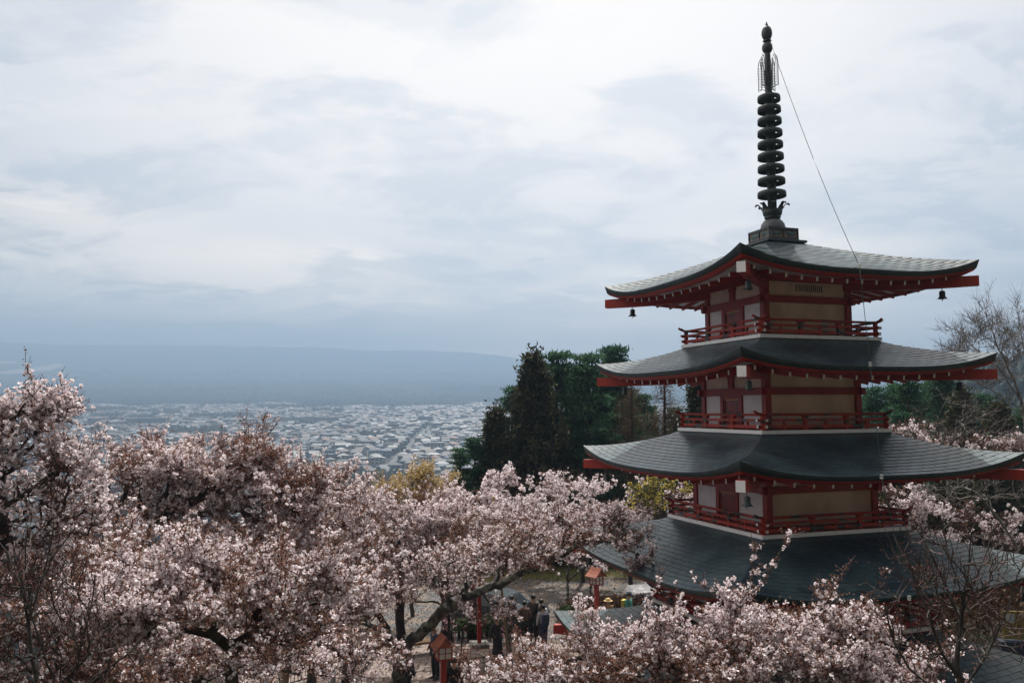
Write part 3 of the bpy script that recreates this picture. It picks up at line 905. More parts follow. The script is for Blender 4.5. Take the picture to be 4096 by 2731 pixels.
def skeleton_tree(root, roots, targets, seed, tip=.0075, exp=.47, bark=None, bf=.3, twig_len=.30, n_twig=3, fl=None, bud=None,
                  fsize=0.025, bsize=.02, step=.07, per=3, bper=2, spread=.05, twigup=.35, wob=.06, bare=False, petal=None, budm=None, k_big=7, budz=None, dens0=.53):
    """builds trunk / twigs / blossoms / buds under the Empty root (world coordinates; root at its base)"""
    rs_ = np.random.RandomState(seed); o0 = np.array(root.location)
    P, par, nr = mst(roots, targets, bf, seed)
    n = len(P); w = np.zeros(n); ch = np.zeros(n, int)
    for i in range(n):
        if par[i] >= 0: ch[par[i]] += 1
    w[ch == 0] = 1
    # accumulate leaf counts from tips to base (topological by depth)
    depth = np.zeros(n, int)
    for i in range(n):
        d = 0; j = i
        while par[j] >= 0 and d < 4000: j = par[j]; d += 1
        depth[i] = d
    for i in np.argsort(-depth):
        if par[i] >= 0: w[par[i]] += w[i]
    r = tip * w ** exp; r[:nr] = np.maximum(r[:nr], min(.009, tip * 2.2))
    e = np.where(par >= 0)[0]; A = P[par[e]]; B = P[e]
    mid = (A + B) / 2 + rs_.normal(0, 1, A.shape) * (np.linalg.norm(B - A, axis=1, keepdims=True) * wob)
    rpar = np.minimum(r[par[e]], r[e] * 1.7 + .002)
    big_ = r[e] > .03
    Vs, Fs, off = [], [], 0
    for msk, k in ((big_, k_big), (~big_, 4)):
        if not msk.any(): continue
        rm = (rpar[msk] + r[e][msk]) / 2
        for a_, b_, r0, r1 in ((A[msk], mid[msk], rpar[msk], rm), (mid[msk], B[msk], rm, r[e][msk])):
            ext = (b_ - a_); b2 = b_ + ext / (np.linalg.norm(ext, axis=1, keepdims=True) + 1e-9) * (r1[:, None] * .5)
            V, F = tubes(a_, b2, r0, r1, k); Vs.append(V); Fs.append(F + off); off += len(V)
    npmesh('trunk', np.concatenate(Vs) - o0, 4, bark or BARK, parent=root, F=np.concatenate(Fs), smooth=True)
    # twigs
    fine = np.where((r < .019) & (par >= 0))[0]
    S0 = np.repeat((mid[np.searchsorted(e, fine)] * .5 + P[fine] * .5), n_twig, 0)
    base_dir = np.repeat(P[fine] - P[par[fine]], n_twig, 0); base_dir /= np.linalg.norm(base_dir, axis=1, keepdims=True) + 1e-9
    dr = base_dir * .7 + rs_.normal(0, .55, base_dir.shape) + np.array([0, 0, twigup]); dr /= np.linalg.norm(dr, axis=1, keepdims=True)
    ln = twig_len * rs_.uniform(.4, 1.25, (len(S0), 1))
    M = S0 + dr * ln * .5 + rs_.normal(0, .02, S0.shape); dr2 = dr + rs_.normal(0, .25, dr.shape) + np.array([0, 0, .15]); E_ = M + dr2 * ln * .5
    V1, F1 = tubes(S0, M, np.full(len(S0), .0064), np.full(len(S0), .0046), 3); V2, F2 = tubes(M, E_, np.full(len(S0), .0046), np.full(len(S0), .0028), 3)
    npmesh('twigs', np.concatenate([V1, V2]) - o0, 4, TWIG if bark is not BIRCH else BIRCH, parent=root, F=np.concatenate([F1, F2 + len(V1)]))['kind'] = 'stuff'
    if per or bper:
        # blossom sites along twigs and fine branches
        segA = np.concatenate([S0, M, P[par[fine]]]); segB = np.concatenate([M, E_, P[fine]])
        L = np.linalg.norm(segB - segA, axis=1); cnt = np.maximum(1, (L / step + rs_.rand(len(L))).astype(int))
        ii = np.repeat(np.arange(len(L)), cnt); t = rs_.rand(len(ii))[:, None]; C = segA[ii] * (1 - t) + segB[ii] * t
        dens = noise2(C[:, 0] * 1.5, C[:, 1] * 1.5 + C[:, 2] * 1.7, seed)
        if per:
            m_ = rs_.rand(len(C)) < np.clip(dens0 + .85 * dens, 0.06, .95) * .47 * (1 if budz is None else 1 - .9 * sm(budz[0], budz[1], C[:, 2]))
            Cm = C[m_] + rs_.normal(0, spread * .3, (int(m_.sum()), 3)); cn = rs_.poisson(per * 2.0, len(Cm))
            Cf = np.repeat(Cm, cn, 0); q = rs_.normal(size=Cf.shape); q /= np.linalg.norm(q, axis=1, keepdims=True)
            Cf = Cf + q * (spread * .62) * rs_.uniform(.75, 1.1, (len(Cf), 1)) * np.repeat(rs_.uniform(.6, 1.3, (len(Cm), 1)), cn, 0)
            npmesh('blossoms', blades(Cf, fsize, rs_, 5) - o0, 5, petal or PETAL, parent=root)['kind'] = 'stuff'
        if bper:
            Cb = np.repeat(C, bper, 0); Cb = Cb + rs_.normal(0, spread * .6, Cb.shape)
            npmesh('young_leaves', blades(Cb, bsize, rs_, 4, aspect=.45) - o0, 4, budm or BUD, parent=root)['kind'] = 'stuff'
    return P, par, r


def ell(px, py, d, rx, ry, rz, n, rs_, shell=.3, spikes=.07):
    c = at(px, py, d); c[2] -= .13; q = rs_.normal(size=(n, 3)); q /= np.linalg.norm(q, axis=1, keepdims=True)
    P = []; R3_ = np.array([rx, ry, rz])
    ns = max(3, int(n / 8))
    for _ in range(ns):                      # feathery sprays that fan outwards and upwards
        q = rs_.normal(size=3); q /= np.linalg.norm(q); s0 = c + q * R3_ * rs_.rand() ** .45 * .92
        u = q * np.array([1, 1, .35]) + rs_.normal(0, .35, 3) * np.array([1, 1, .4]); u[2] += rs_.uniform(-.05, .55); u /= np.linalg.norm(u)
        L = rs_.uniform(.35, .95) * (.35 + .42 * min(rx, 1.6)); m = 8
        t = np.linspace(0, 1, m)[:, None]; side = np.cross(u, [0, 0, 1]); side /= np.linalg.norm(side) + 1e-9
        lat = (np.arange(m) % 2 * 2 - 1)[:, None] * (.10 + .22 * (1 - t)) * L * .8
        P.append(s0 + u * L * t + side * lat * rs_.uniform(.3, 1.1, (m, 1)) + np.array([0, 0, 1]) * (t ** 2) * L * rs_.uniform(-.1, .35) + rs_.normal(0, .03, (m, 3)))
    return np.concatenate(P)


def px_poly(pts): return [at(*p) for p in pts]


def cherry(label, base, limbs, ells, seed, **kw):
    rs_ = np.random.RandomState(seed)
    b = np.array(base, float)
    g = float(ground(b[0], b[1]))
    root = empty('cherry_tree', (b[0], b[1], g), 0, label, 'cherry tree', 'cherry trees in blossom around the pagoda')
    first = px_poly(limbs[0])
    roots = [([np.array([b[0], b[1], g - .3])] + first, None)] + [(px_poly(l), 1) for l in limbs[1:]]
    T = np.concatenate([ell(*e, rs_) for e in ells])
    skeleton_tree(root, roots, T, seed, **kw)
    return root


# -- tall cherry at the left edge
cherry('cherry tree at the left edge with white branches arching above the town', at(-120, 2700, 13.5),
       [[(-60, 2500, 13.3), (-20, 2250, 13.2), (20, 2100, 13), (-20, 1850, 13), (-30, 1650, 13)],
        [(-20, 1700, 13), (70, 1620, 13), (170, 1595, 13), (240, 1640, 13), (285, 1690, 13)],
        [(0, 2050, 13), (120, 1950, 13), (240, 1890, 13), (330, 1830, 13), (400, 1790, 13)],
        [(-20, 1900, 13), (40, 1820, 13), (110, 1790, 13), (180, 1830, 13)],
        [(10, 2150, 13), (120, 2180, 13), (290, 2150, 13.4), (275, 2060, 13.6)]],
       [(60, 1610, 13, .75, .8, .16, 130), (200, 1650, 13, .45, .6, .2, 70), (20, 1700, 13, .7, .8, .25, 120), (50, 1850, 13, .8, .9, .3, 130), (320, 1840, 13.2, .55, .7, .18, 80),
        (120, 1980, 13.3, 1.1, 1.0, .35, 170), (330, 2030, 13.6, .7, .9, .3, 90), (60, 2130, 13, 1.0, 1, .25, 100)], 11,
       fsize=0.029, bsize=.026, step=.055, per=3, bper=1, dens0=.68, spread=.05, twig_len=.26)
# -- spreading cherry left of centre, forked dark trunk
cherry('wide cherry tree with a dark forked trunk and red tipped branches over the town', at(475, 2420, 20),
       [[(480, 2330, 20), (478, 2235, 20), (462, 2160, 20), (455, 2065, 20), (500, 1990, 20), (510, 1900, 20)],
        [(490, 2240, 20), (560, 2150, 19.8), (640, 2080, 19.6), (725, 2010, 19.5), (840, 1975, 19.5), (930, 1900, 19.6), (1020, 1810, 19.8), (1110, 1690, 20)],
        [(700, 2040, 19.6), (760, 1960, 20), (700, 1880, 20), (640, 1830, 20)],
        [(860, 1970, 19.6), (1000, 1990, 20), (1150, 1950, 20.4), (1290, 1900, 20.6), (1400, 1840, 20.8)],
        [(455, 2080, 20), (420, 1960, 20), (450, 1870, 20)]],
       [(560, 1850, 20, 1.0, 1.1, .38, 200), (700, 1870, 20, 1.2, 1.3, .45, 260), (880, 1850, 20, 1.1, 1.2, .42, 240), (1030, 1800, 20, .55, .8, .55, 130), (1070, 1930, 20.3, 1.4, 1.4, .45, 260),
        (1290, 1940, 20.6, 1.3, 1.3, .42, 240), (1000, 2060, 20.5, 2.2, 1.6, .5, 340), (620, 2010, 20.4, 1.5, 1.2, .5, 220), (1250, 2070, 21, 1.4, 1.3, .4, 200)], 12,
       fsize=0.032, bsize=.034, step=.06, per=3, bper=2, budz=(8.0, 8.7), dens0=.6, spread=.07, twig_len=.32)
# -- centre cherry
cherry('cherry tree with a low crown directly in front of the golden budding tree', at(1600, 2500, 27),
       [[(1600, 2350, 27), (1580, 2230, 27), (1560, 2150, 27), (1600, 2060, 27)],
        [(1580, 2250, 27), (1480, 2180, 27), (1400, 2100, 27), (1330, 2040, 27)],
        [(1590, 2260, 27), (1700, 2180, 27), (1820, 2120, 27), (1900, 2060, 27)]],
       [(1380, 2060, 27, 1.8, 1.7, .55, 300), (1620, 2040, 27, 1.9, 1.7, .55, 300), (1850, 2080, 27, 1.8, 1.6, .6, 300), (1560, 2170, 26.5, 3, 1.7, .6, 330), (1330, 2200, 26.3, 2.0, 1.6, .6, 260), (1900, 2200, 26, 1.5, 1.4, .6, 200)], 13,
       fsize=0.040, bsize=.036, step=.09, per=3, bper=2, spread=.09, twig_len=.36)
# -- golden budding tree
cherry('budding tree with golden young leaves rising behind the middle cherry trees', at(1650, 2300, 37),
       [[(1650, 2150, 37), (1645, 2000, 37), (1650, 1880, 37), (1655, 1830, 37)]],
       [(1650, 1880, 37, .5, .5, .55, 90), (1620, 1960, 37, 1.2, 1.1, .6, 200), (1740, 1960, 37, 1.3, 1.1, .5, 200), (1560, 2010, 37, 1.2, 1.1, .5, 150)], 14,
       fsize=0.038, bsize=.055, step=.10, per=1, bper=2, spread=.08, twig_len=.40, budm=BUDG)
# -- cherries to the right of centre below the cedars
cherry('cherry tree beside the tall cedar with one branch lifted over its dark foot', at(1900, 2450, 34),
       [[(1890, 2300, 34), (1880, 2150, 34), (1900, 2050, 34)], [(1880, 2150, 34), (1960, 2020, 34), (2010, 1920, 34)], [(1890, 2200, 34), (2060, 2090, 34), (2180, 2030, 34)]],
       [(1900, 2000, 34, 1.3, 1.5, .7, 220), (2000, 1930, 34, .45, .6, .7, 90), (2080, 2060, 34, 1.5, 1.5, .7, 240), (1950, 2150, 33, 2.4, 1.7, .8, 300), (2200, 2120, 33, 1.5, 1.4, .7, 200)], 15,
       fsize=0.046, bsize=.040, step=.10, per=3, bper=1, spread=.10, twig_len=.4)
cherry('low cherry tree in front of the dark wood left of the pagoda', at(2330, 2280, 44),
       [[(2330, 2180, 44), (2320, 2080, 44), (2300, 1980, 44)], [(2320, 2090, 44), (2420, 2030, 44), (2520, 2000, 44)], [(2320, 2090, 44), (2200, 2040, 44), (2130, 2000, 44)]],
       [(2270, 1960, 44, 2.0, 1.6, .55, 220), (2160, 2030, 44, 1.6, 1.4, .6, 180), (2400, 2060, 43, 1.8, 1.4, .45, 160), (2290, 2110, 42, 2.4, 1.5, .5, 200)], 16,
       fsize=0.055, bsize=.045, step=.13, per=3, bper=1, spread=.12, twig_len=.45)
cherry('cherry tree spreading behind the balcony of the fourth roof beside the yellow shrub', at(2520, 2260, 42),
       [[(2520, 2150, 42), (2500, 2080, 42)], [(2510, 2110, 42), (2600, 2000, 42), (2680, 1960, 42)], [(2510, 2120, 42), (2420, 2080, 42), (2380, 2060, 42)]],
       [(2560, 2010, 42, 1.3, 1.2, .6, 170), (2500, 2090, 41, 2.2, 1.3, .6, 240), (2680, 1990, 42, 1.3, 1.2, .7, 150), (2620, 2110, 41, 1.6, 1.3, .5, 150), (2400, 2150, 41, 1.4, 1.2, .4, 110)], 17,
       fsize=0.052, bsize=.045, step=.12, per=3, bper=1, spread=.12, twig_len=.42)
# -- big old cherry of the plaza with the long limb reaching to the pagoda
cherry('old cherry tree with thick lichened trunk and long limb reaching to the pagoda roof', at(1585, 2700, 25.5),
       [[(1590, 2660, 25.2), (1600, 2600, 25.0), (1690, 2520, 24.6), (1790, 2430, 24.2), (1900, 2370, 23.8), (2050, 2310, 23.4), (2170, 2255, 23), (2270, 2200, 22.5), (2390, 2150, 22), (2500, 2190, 21.5), (2600, 2235, 21.3), (2650, 2300, 21.2)],
        [(1595, 2620, 25), (1560, 2560, 24.8), (1510, 2500, 24.5), (1440, 2485, 24.2), (1340, 2500, 24)],
        [(1590, 2640, 25), (1560, 2520, 25.4), (1490, 2430, 25.8), (1430, 2330, 26)],
        [(1790, 2430, 24.2), (1720, 2385, 24.2), (1600, 2430, 24), (1540, 2380, 24)],
        [(2250, 2210, 22.6), (2240, 2120, 22.6), (2300, 2080, 22.4)],
        [(2050, 2310, 23.4), (2000, 2250, 23.6), (1960, 2200, 24)]],
       [(2300, 2110, 22.3, 1.3, 1.0, .38, 220), (2470, 2140, 21.8, .8, .7, .30, 80), (2100, 2180, 23.2, 1.4, 1.2, .42, 240), (1880, 2260, 24, 1.4, 1.3, .45, 240), (1670, 2310, 24.8, 1.5, 1.3, .5, 240),
        (1440, 2340, 25.5, 1.6, 1.4, .6, 260), (1320, 2470, 24.4, 1.2, 1.1, .4, 160), (1960, 2420, 23.5, .9, .6, .25, 50), (1480, 2640, 24.0, 1.3, .7, .35, 100), (2560, 2220, 21.4, .35, .4, .22, 26)], 18,
       tip=.0098, bark=BARKL, fsize=0.030, bsize=.032, step=.075, per=3, bper=2, spread=.07, twig_len=.34, k_big=9)
# -- near cherries at the bottom
cherry('nearest cherry tree, large white flower bunches and a forked black trunk at bottom left', at(920, 2900, 9.8),
       [[(915, 2731, 9.8), (925, 2560, 9.8), (985, 2480, 9.8), (1060, 2400, 10), (1130, 2330, 10)],
        [(925, 2600, 9.8), (860, 2490, 9.7), (760, 2485, 9.6), (640, 2530, 9.5), (520, 2560, 9.5), (360, 2610, 9.4)],
        [(940, 2560, 9.8), (1080, 2500, 9.8), (1190, 2440, 10), (1300, 2400, 10.1)],
        [(630, 2440, 9.7), (600, 2330, 9.9), (570, 2250, 10.2)],
        [(860, 2500, 9.7), (780, 2400, 9.8), (720, 2320, 10)]],
       [(1060, 2290, 10.1, .85, .9, .33, 240), (1290, 2330, 10.2, .6, .8, .32, 170), (820, 2290, 10, .7, .9, .30, 200), (620, 2330, 10, .6, .8, .30, 160), (950, 2380, 9.6, 1.1, .8, .24, 220), (1250, 2430, 9.8, .6, .6, .2, 110),
        (700, 2450, 9.5, .8, .6, .2, 120), (1020, 2530, 9.3, .5, .4, .16, 60), (420, 2420, 9.8, .6, .7, .4, 120)], 19,
       fsize=0.018, bsize=.018, step=.030, per=4, bper=2, spread=.045, twig_len=.20, tip=.0040)
cherry('shadowed cherry tree in the bottom left corner behind the bare maple stems', at(230, 3000, 12.5),
       [[(240, 2800, 12.5), (250, 2600, 12.5), (200, 2450, 12.5)], [(245, 2650, 12.5), (380, 2540, 12.5), (480, 2480, 12.6)], [(240, 2650, 12.5), (80, 2520, 12.5), (-40, 2450, 12.4)]],
       [(120, 2290, 12.8, 1.0, 1.0, .35, 170), (330, 2330, 12.8, .9, 1, .38, 170), (100, 2450, 12.4, 1.2, 1, .4, 180), (380, 2560, 12.2, 1.2, .9, .45, 170), (90, 2650, 12, 1.0, .9, .4, 120), (600, 2640, 12, .9, .7, .4, 110)], 20,
       fsize=0.022, bsize=.026, step=.05, per=3, bper=2, dens0=.35, spread=.05, twig_len=.24, tip=.0042)
cherry('near cherry tree at bottom right with shoots crossing the dark lowest roof', at(2700, 3100, 11.3),
       [[(2740, 2900, 11.3), (2760, 2720, 11.2), (2830, 2640, 11.2), (2950, 2600, 11), (3100, 2590, 10.8)],
        [(2830, 2640, 11.2), (2880, 2560, 11.1), (2960, 2430, 11), (3010, 2330, 10.9), (3045, 2250, 10.9), (3020, 2170, 10.9)],
        [(2950, 2450, 11), (3060, 2330, 10.9), (3110, 2230, 10.9), (3170, 2110, 10.8)],
        [(2760, 2720, 11.2), (2640, 2640, 11.4), (2500, 2600, 11.5), (2350, 2620, 11.6)],
        [(2500, 2600, 11.5), (2560, 2480, 11.5), (2620, 2400, 11.4), (2650, 2290, 11.4)],
        [(3100, 2590, 10.8), (3250, 2520, 10.7), (3300, 2400, 10.6), (3390, 2250, 10.6)],
        [(3250, 2520, 10.7), (3400, 2560, 10.6), (3560, 2580, 10.5), (3700, 2640, 10.5)],
        [(3400, 2560, 10.6), (3450, 2430, 10.5), (3520, 2350, 10.5), (3560, 2270, 10.5)],
        [(2960, 2430, 11), (2900, 2370, 11), (2800, 2340, 11)]],
       [(2130, 2685, 11.7, .6, .8, .32, 150), (2330, 2680, 11.6, .6, .8, .32, 170), (2560, 2600, 11.5, .7, .8, .36, 220), (2800, 2610, 11.3, .7, .8, .35, 220), (3000, 2560, 11, .6, .7, .34, 200), (3230, 2560, 10.7, .6, .7, .30, 200),
        (3430, 2540, 10.6, .55, .6, .28, 170), (2950, 2440, 11, .22, .3, .18, 34), (3300, 2480, 10.6, .3, .3, .18, 50), (3480, 2440, 10.5, .2, .3, .16, 30), (3650, 2670, 10.5, .5, .5, .22, 110), (2450, 2700, 11.2, 1.3, .7, .3, 240), (3050, 2720, 10.6, 1.1, .6, .26, 220), (3500, 2730, 10.3, .7, .5, .2, 100), (2620, 2480, 11.4, .25, .3, .2, 34), (1950, 2730, 11.8, .6, .7, .25, 90)], 21,
       fsize=0.018, bsize=.019, step=.034, per=4, bper=2, spread=.046, twig_len=.20, tip=.0040)


# ---------------------------------------------------------------- conifers and bare trees
def conifer_proto(kind, H, Rd, seed):
    """returns (trunk mesh data, foliage mesh data) with origin at the base"""
    rs_ = np.random.RandomState(seed); A, B, r0, r1 = [], [], [], []
    n = 14; tz = np.linspace(0, H, n); tx = np.cumsum(rs_.normal(0, .05 * H / 14, n)); ty = np.cumsum(rs_.normal(0, .05 * H / 14, n)); tx[:3] = 0; ty[:3] = 0
    tr = np.linspace(.022 * H, .03, n)
    for i in range(n - 1): A.append((tx[i], ty[i], tz[i])); B.append((tx[i + 1], ty[i + 1], tz[i + 1])); r0.append(tr[i]); r1.append(tr[i + 1])
    C = []; nb = {'cedar': 200, 'pine': 92, 'larch': 130}[kind]
    for k in range(nb):
        if kind == 'cedar': h = (.06 + .93 * rs_.rand() ** .85); L = Rd * (1 - h) ** .85 * rs_.uniform(.5, 1.25) + .15; rise = .25 - .15 * h
        elif kind == 'pine': h = .25 + .74 * (round(rs_.rand() ** .85 * 15) / 15 + rs_.normal(0, .017)); h = min(max(h, .2), .985); L = Rd * (1.35 * (1 - h) ** .85) * rs_.uniform(.35, 1.2) + .22; rise = rs_.uniform(-.02, .22) + .55 * h ** 8
        else: h = (.2 + .79 * rs_.rand()); L = Rd * (1 - h) ** .7 * rs_.uniform(.6, 1.1) + .2; rise = .05
        a = rs_.rand() * 6.283; z = h * H
        bx = np.interp(z, tz, tx); by = np.interp(z, tz, ty)
        pts = []
        for t in np.linspace(0, 1, 5):
            sag = {'cedar': -.25 * t + .28 * t * t, 'pine': .12 * t * t, 'larch': -.05 * t}[kind]
            pts.append(np.array([bx + math.cos(a) * L * t, by + math.sin(a) * L * t, z + L * (rise * t + sag)]) + rs_.normal(0, .03 * L, 3) * (t > 0))
        rb = .012 + .010 * L
        for i in range(4): A.append(pts[i]); B.append(pts[i + 1]); r0.append(rb * (1 - i / 4.5)); r1.append(rb * (1 - (i + 1) / 4.5))
        pts = np.array(pts)
        if kind == 'pine':
            m = int(3 + 4.5 * L)
            for _ in range(m):
                t = rs_.uniform(.45, 1.05); c = pts[0] + (pts[-1] - pts[0]) * t; c = c + rs_.normal(0, 1, 3) * np.array([.22, .22, .05]) * L * .55
                C.append(c + rs_.normal(0, 1, (26, 3)) * np.array([.20, .20, .045]))
        elif kind == 'cedar':
            m = int(7 + 8 * L)
            for _ in range(m):
                t = rs_.uniform(.15, 1.08); c = pts[0] + (pts[-1] - pts[0]) * t + rs_.normal(0, 1, 3) * np.array([.13, .13, .16]) * (L * .5 + .2)
                C.append(c + rs_.normal(0, 1, (15, 3)) * np.array([.13, .13, .20]))
        else:
            m = int(8 + 12 * L)
            for _ in range(m):
                t = rs_.uniform(.1, 1.05); c = pts[0] + (pts[-1] - pts[0]) * t
                C.append(c + rs_.normal(0, 1, (4, 3)) * np.array([.16, .16, .16]))
    V, F = tubes(np.array(A), np.array(B), np.array(r0), np.array(r1), 6)
    C = np.concatenate(C)
    k = len(C); nn = rs_.normal(size=(k, 3)) * .7; nn[:, 2] += .55 if kind == 'pine' else .1
    nn /= np.linalg.norm(nn, axis=1, keepdims=True)
    u = np.cross(nn, rs_.normal(size=(k, 3))); u /= np.linalg.norm(u, axis=1, keepdims=True)
    ln = rs_.uniform(.10, .20, (k, 1)) * (1.2 if kind != 'larch' else 1.5); wd = {'pine': .032, 'cedar': .045, 'larch': .008}[kind]
    s_ = np.cross(nn, u)
    W = np.stack([C - s_ * wd, C + s_ * wd, C + nn * ln], 1).reshape(-1, 3)
    return V, F, W


PROTOS = {}


def conifer(kind, top, H, Rd, seed, label, leaf, cat, group=None, rz=0., sc=None):
    """top = world position of the tip"""
    key = (kind, seed)
    if key not in PROTOS:
        V, F, W = conifer_proto(kind, 10., 10. * Rd / H, seed)
        e = empty(kind + '_tree')
        npmesh('trunk', V, 4, PINEBARK, parent=e, F=F, smooth=True)
        f = npmesh('foliage', W, 3, leaf, parent=e); f['kind'] = 'stuff'
        PROTOS[key] = e; root = e
    else:
        src = PROTOS[key]; root = src.copy(); COL.objects.link(root)
        for c in src.children:
            d = c.copy(); COL.objects.link(d); d.parent = root
    root.location = (top[0], top[1], top[2] - H); root.rotation_euler = (0, 0, rz); root.scale = (H / 10,) * 3
    root['label'] = label; root['category'] = cat; root['group'] = group or 'conifers beyond the plaza'
    return root


def con(kind, px, py, d, H, Rd, seed, label, leaf, cat, rz=0.):
    return conifer(kind, at(px, py, d), H, Rd, seed, label, leaf, cat, rz=rz)


con('cedar', 2140, 1425, 50, 17.5, 3.9, 1, 'tallest dark cedar with a pointed crown and brownish tips left of the pagoda', CEDAR, 'cedar')
con('cedar', 1985, 1640, 49, 12.5, 3.6, 1, 'lower dark cedar leaning out at the left end of the wood above the blossoms', CEDAR, 'cedar', 2.)
con('cedar', 2790, 1535, 47, 14, 3.0, 2, 'dark cedar with brown tips seen against the left wall of the pagoda', CEDAR, 'cedar', 1.)
PN = 'green pine with layered branches '
con('pine', 2232, 1425, 53, 17.5, 2.7, 3, PN + 'directly right of the tallest cedar', PINE2, 'pine')
con('pine', 2290, 1505, 57, 18, 2.5, 4, PN + 'second to the right of the tallest cedar', PINE, 'pine', 1.)
con('pine', 2340, 1432, 52, 17.5, 2.7, 3, PN + 'third to the right of the tallest cedar', PINE2, 'pine', 2.2)
con('pine', 2398, 1485, 56, 18.5, 2.5, 5, 'thin topped pine just left of the second roof tip', PINE, 'pine')
con('pine', 2436, 1402, 60, 19, 2.2, 4, 'pine with a single high spike behind the second roof tip', PINE, 'pine', 4.)
con('pine', 2480, 1490, 55, 16, 3.0, 3, 'pine under the left beam of the second roof', PINE2, 'pine', 4.4)
con('pine', 2050, 1560, 54, 14, 2.4, 5, 'green pine behind the tallest cedar on its left side', PINE2, 'pine', 3.)
con('pine', 2560, 1590, 58, 13, 2.3, 4, 'green pine showing between the brown larches', PINE2, 'pine', 5.)
con('pine', 2700, 1640, 60, 12, 2.3, 5, 'green pine between the brown larch and the pagoda wall', PINE2, 'pine', 1.3)
con('cedar', 2590, 1640, 64, 15, 4.0, 8, 'dense green tree filling the gap between the brown larches', PINE2, 'tree', 5.2)
con('cedar', 2720, 1680, 64, 14, 4.0, 8, 'dense green tree low beside the left wall of the third storey', PINE2, 'tree', 3.2)
con('cedar', 2420, 1560, 64, 16, 4.4, 8, 'dense green tree behind the pines under the second roof tip', PINE2, 'tree', 1.2)
con('cedar', 2330, 1590, 62, 16, 4.2, 8, 'dense green tree low behind the third pine', PINE2, 'tree', 2.9)
con('cedar', 2500, 1600, 60, 16, 4.2, 8, 'dense green tree under the left end of the second roof beam', PINE2, 'tree', 4.9)
con('larch', 2520, 1535, 50, 14, 2.4, 6, 'leafless brown larch left of its taller neighbour under the second roof', LARCH, 'larch')
con('larch', 2655, 1500, 49, 15, 3.1, 7, 'leafless brown larch with wide thin branches beside the pagoda wall', LARCH, 'larch')
con('pine', 1838, 1800, 47, 8, 1.9, 3, 'small green pine at the left foot of the wood', PINE2, 'pine', 3.3)
con('pine', 1905, 1760, 48, 9, 2.0, 4, 'small green pine between the foot of the cedar and its smaller neighbour', PINE2, 'pine', .4)
# right of the pagoda
con('pine', 3500, 1560, 52, 12, 5.2, 5, 'round crowned green pine right beside the pagoda under the second roof', PINE2, 'pine', .9)
con('pine', 3640, 1510, 50, 12.5, 4.8, 3, 'broad dark pine under the right beam of the second roof', PINE, 'pine', 5.2)
con('pine', 3760, 1505, 54, 13, 4.8, 4, 'dark pine with flat layers left of the pale bare tree', PINE, 'pine', 2.6)
con('pine', 3925, 1590, 46, 11, 4.6, 5, 'low dark pine behind the pale bare tree at the right edge', PINE, 'pine', 3.8)
con('pine', 4090, 1640, 50, 10, 4.2, 3, 'dark pine cut by the right edge of the picture', PINE, 'pine', 1.8)
con('cedar', 3440, 1680, 56, 12, 3.4, 2, 'dark cedar hidden low behind the right wall of the pagoda', CEDAR, 'cedar', 3.)

con('cedar', 3590, 1545, 55, 13, 5.5, 8, 'broad green tree crown behind the right pines under the second roof', PINE2, 'tree', 2.2)
con('cedar', 3730, 1530, 58, 14, 6.0, 8, 'broad green tree crown behind the pale bare tree, topmost there', PINE2, 'tree', 4.2)
con('cedar', 3460, 1590, 58, 13, 5.5, 8, 'broad green tree crown just right of the third storey wall', PINE2, 'tree', .7)
con('pine', 3600, 1660, 44, 10, 5.5, 4, 'low dark pine right behind the third balcony', PINE, 'pine', 2.2)
con('cedar', 3830, 1580, 45, 13, 5.0, 2, 'dark bushy cedar under the right tip of the second roof', CEDAR, 'cedar', 2.2)
con('cedar', 4000, 1620, 43, 12, 5.0, 1, 'dark bushy cedar beside the right edge above the third roof tip', CEDAR, 'cedar', .5)
con('cedar', 3560, 1790, 43, 9.5, 4.4, 1, 'dark cedar low behind the fourth balcony', CEDAR, 'cedar', 4.5)
con('cedar', 3760, 1790, 42, 10, 4.4, 2, 'dark cedar low behind the blossoms right of the fourth balcony', CEDAR, 'cedar', 1.5)
con('cedar', 3960, 1810, 41, 10, 4.6, 1, 'dark cedar low behind the leaning pale trunk', CEDAR, 'cedar', 3.5)
# dark woodland floor behind the plaza and right of the pagoda: undergrowth
def undergrowth(name, boxes, leaf, seed, n, size=.16):
    rs_ = np.random.RandomState(seed); C = []
    for x0, x1, y0, y1, h in boxes:
        k = int(n * (x1 - x0) * (y1 - y0)); X = rs_.uniform(x0, x1, k); Y = rs_.uniform(y0, y1, k)
        hh = h * (.55 + .45 * noise2(X * .9, Y * .9, seed)); C.append(np.stack([X, Y, ground(X, Y) + rs_.rand(k) ** .6 * np.maximum(hh, .1)], 1))
    o = npmesh(name, blades(np.concatenate(C), size, rs_, 4, aspect=.6), 4, leaf); o['kind'] = 'stuff'; return o


undergrowth('undergrowth', [(-12, 20, 50.5, 62, 2.6), (12, 40, 38, 54, 3.2)], PINE, 31, 75, .17)
undergrowth('dry_undergrowth', [(14, 30, 32, 44, 1.8), (-9.5, 13, 49.2, 51, 1.2)], HEDGE, 32, 60, .13)
undergrowth('slope_shrubs', [(-9, 12, 7.5, 14, .8), (9, 18, 9, 20, 1.4), (-40, -12, 10, 46, 1.8)], HEDGE, 33, 24, .10)


# ---- bare trees
def bare(name, label, base, limbs, ells, seed, cat, bark, bud=0, group=None, **kw):
    rs_ = np.random.RandomState(seed); b = np.array(base, float); g = float(ground(b[0], b[1]))
    root = empty(name, (b[0], b[1], g), 0, label, cat, group)
    roots = [([np.array([b[0], b[1], g - .3])] + px_poly(limbs[0]), None)] + [(px_poly(l), 1) for l in limbs[1:]]
    T = np.concatenate([ell(*e, rs_) for e in ells])
    skeleton_tree(root, roots, T, seed, per=0, bper=bud, bark=bark, **kw)
    return root


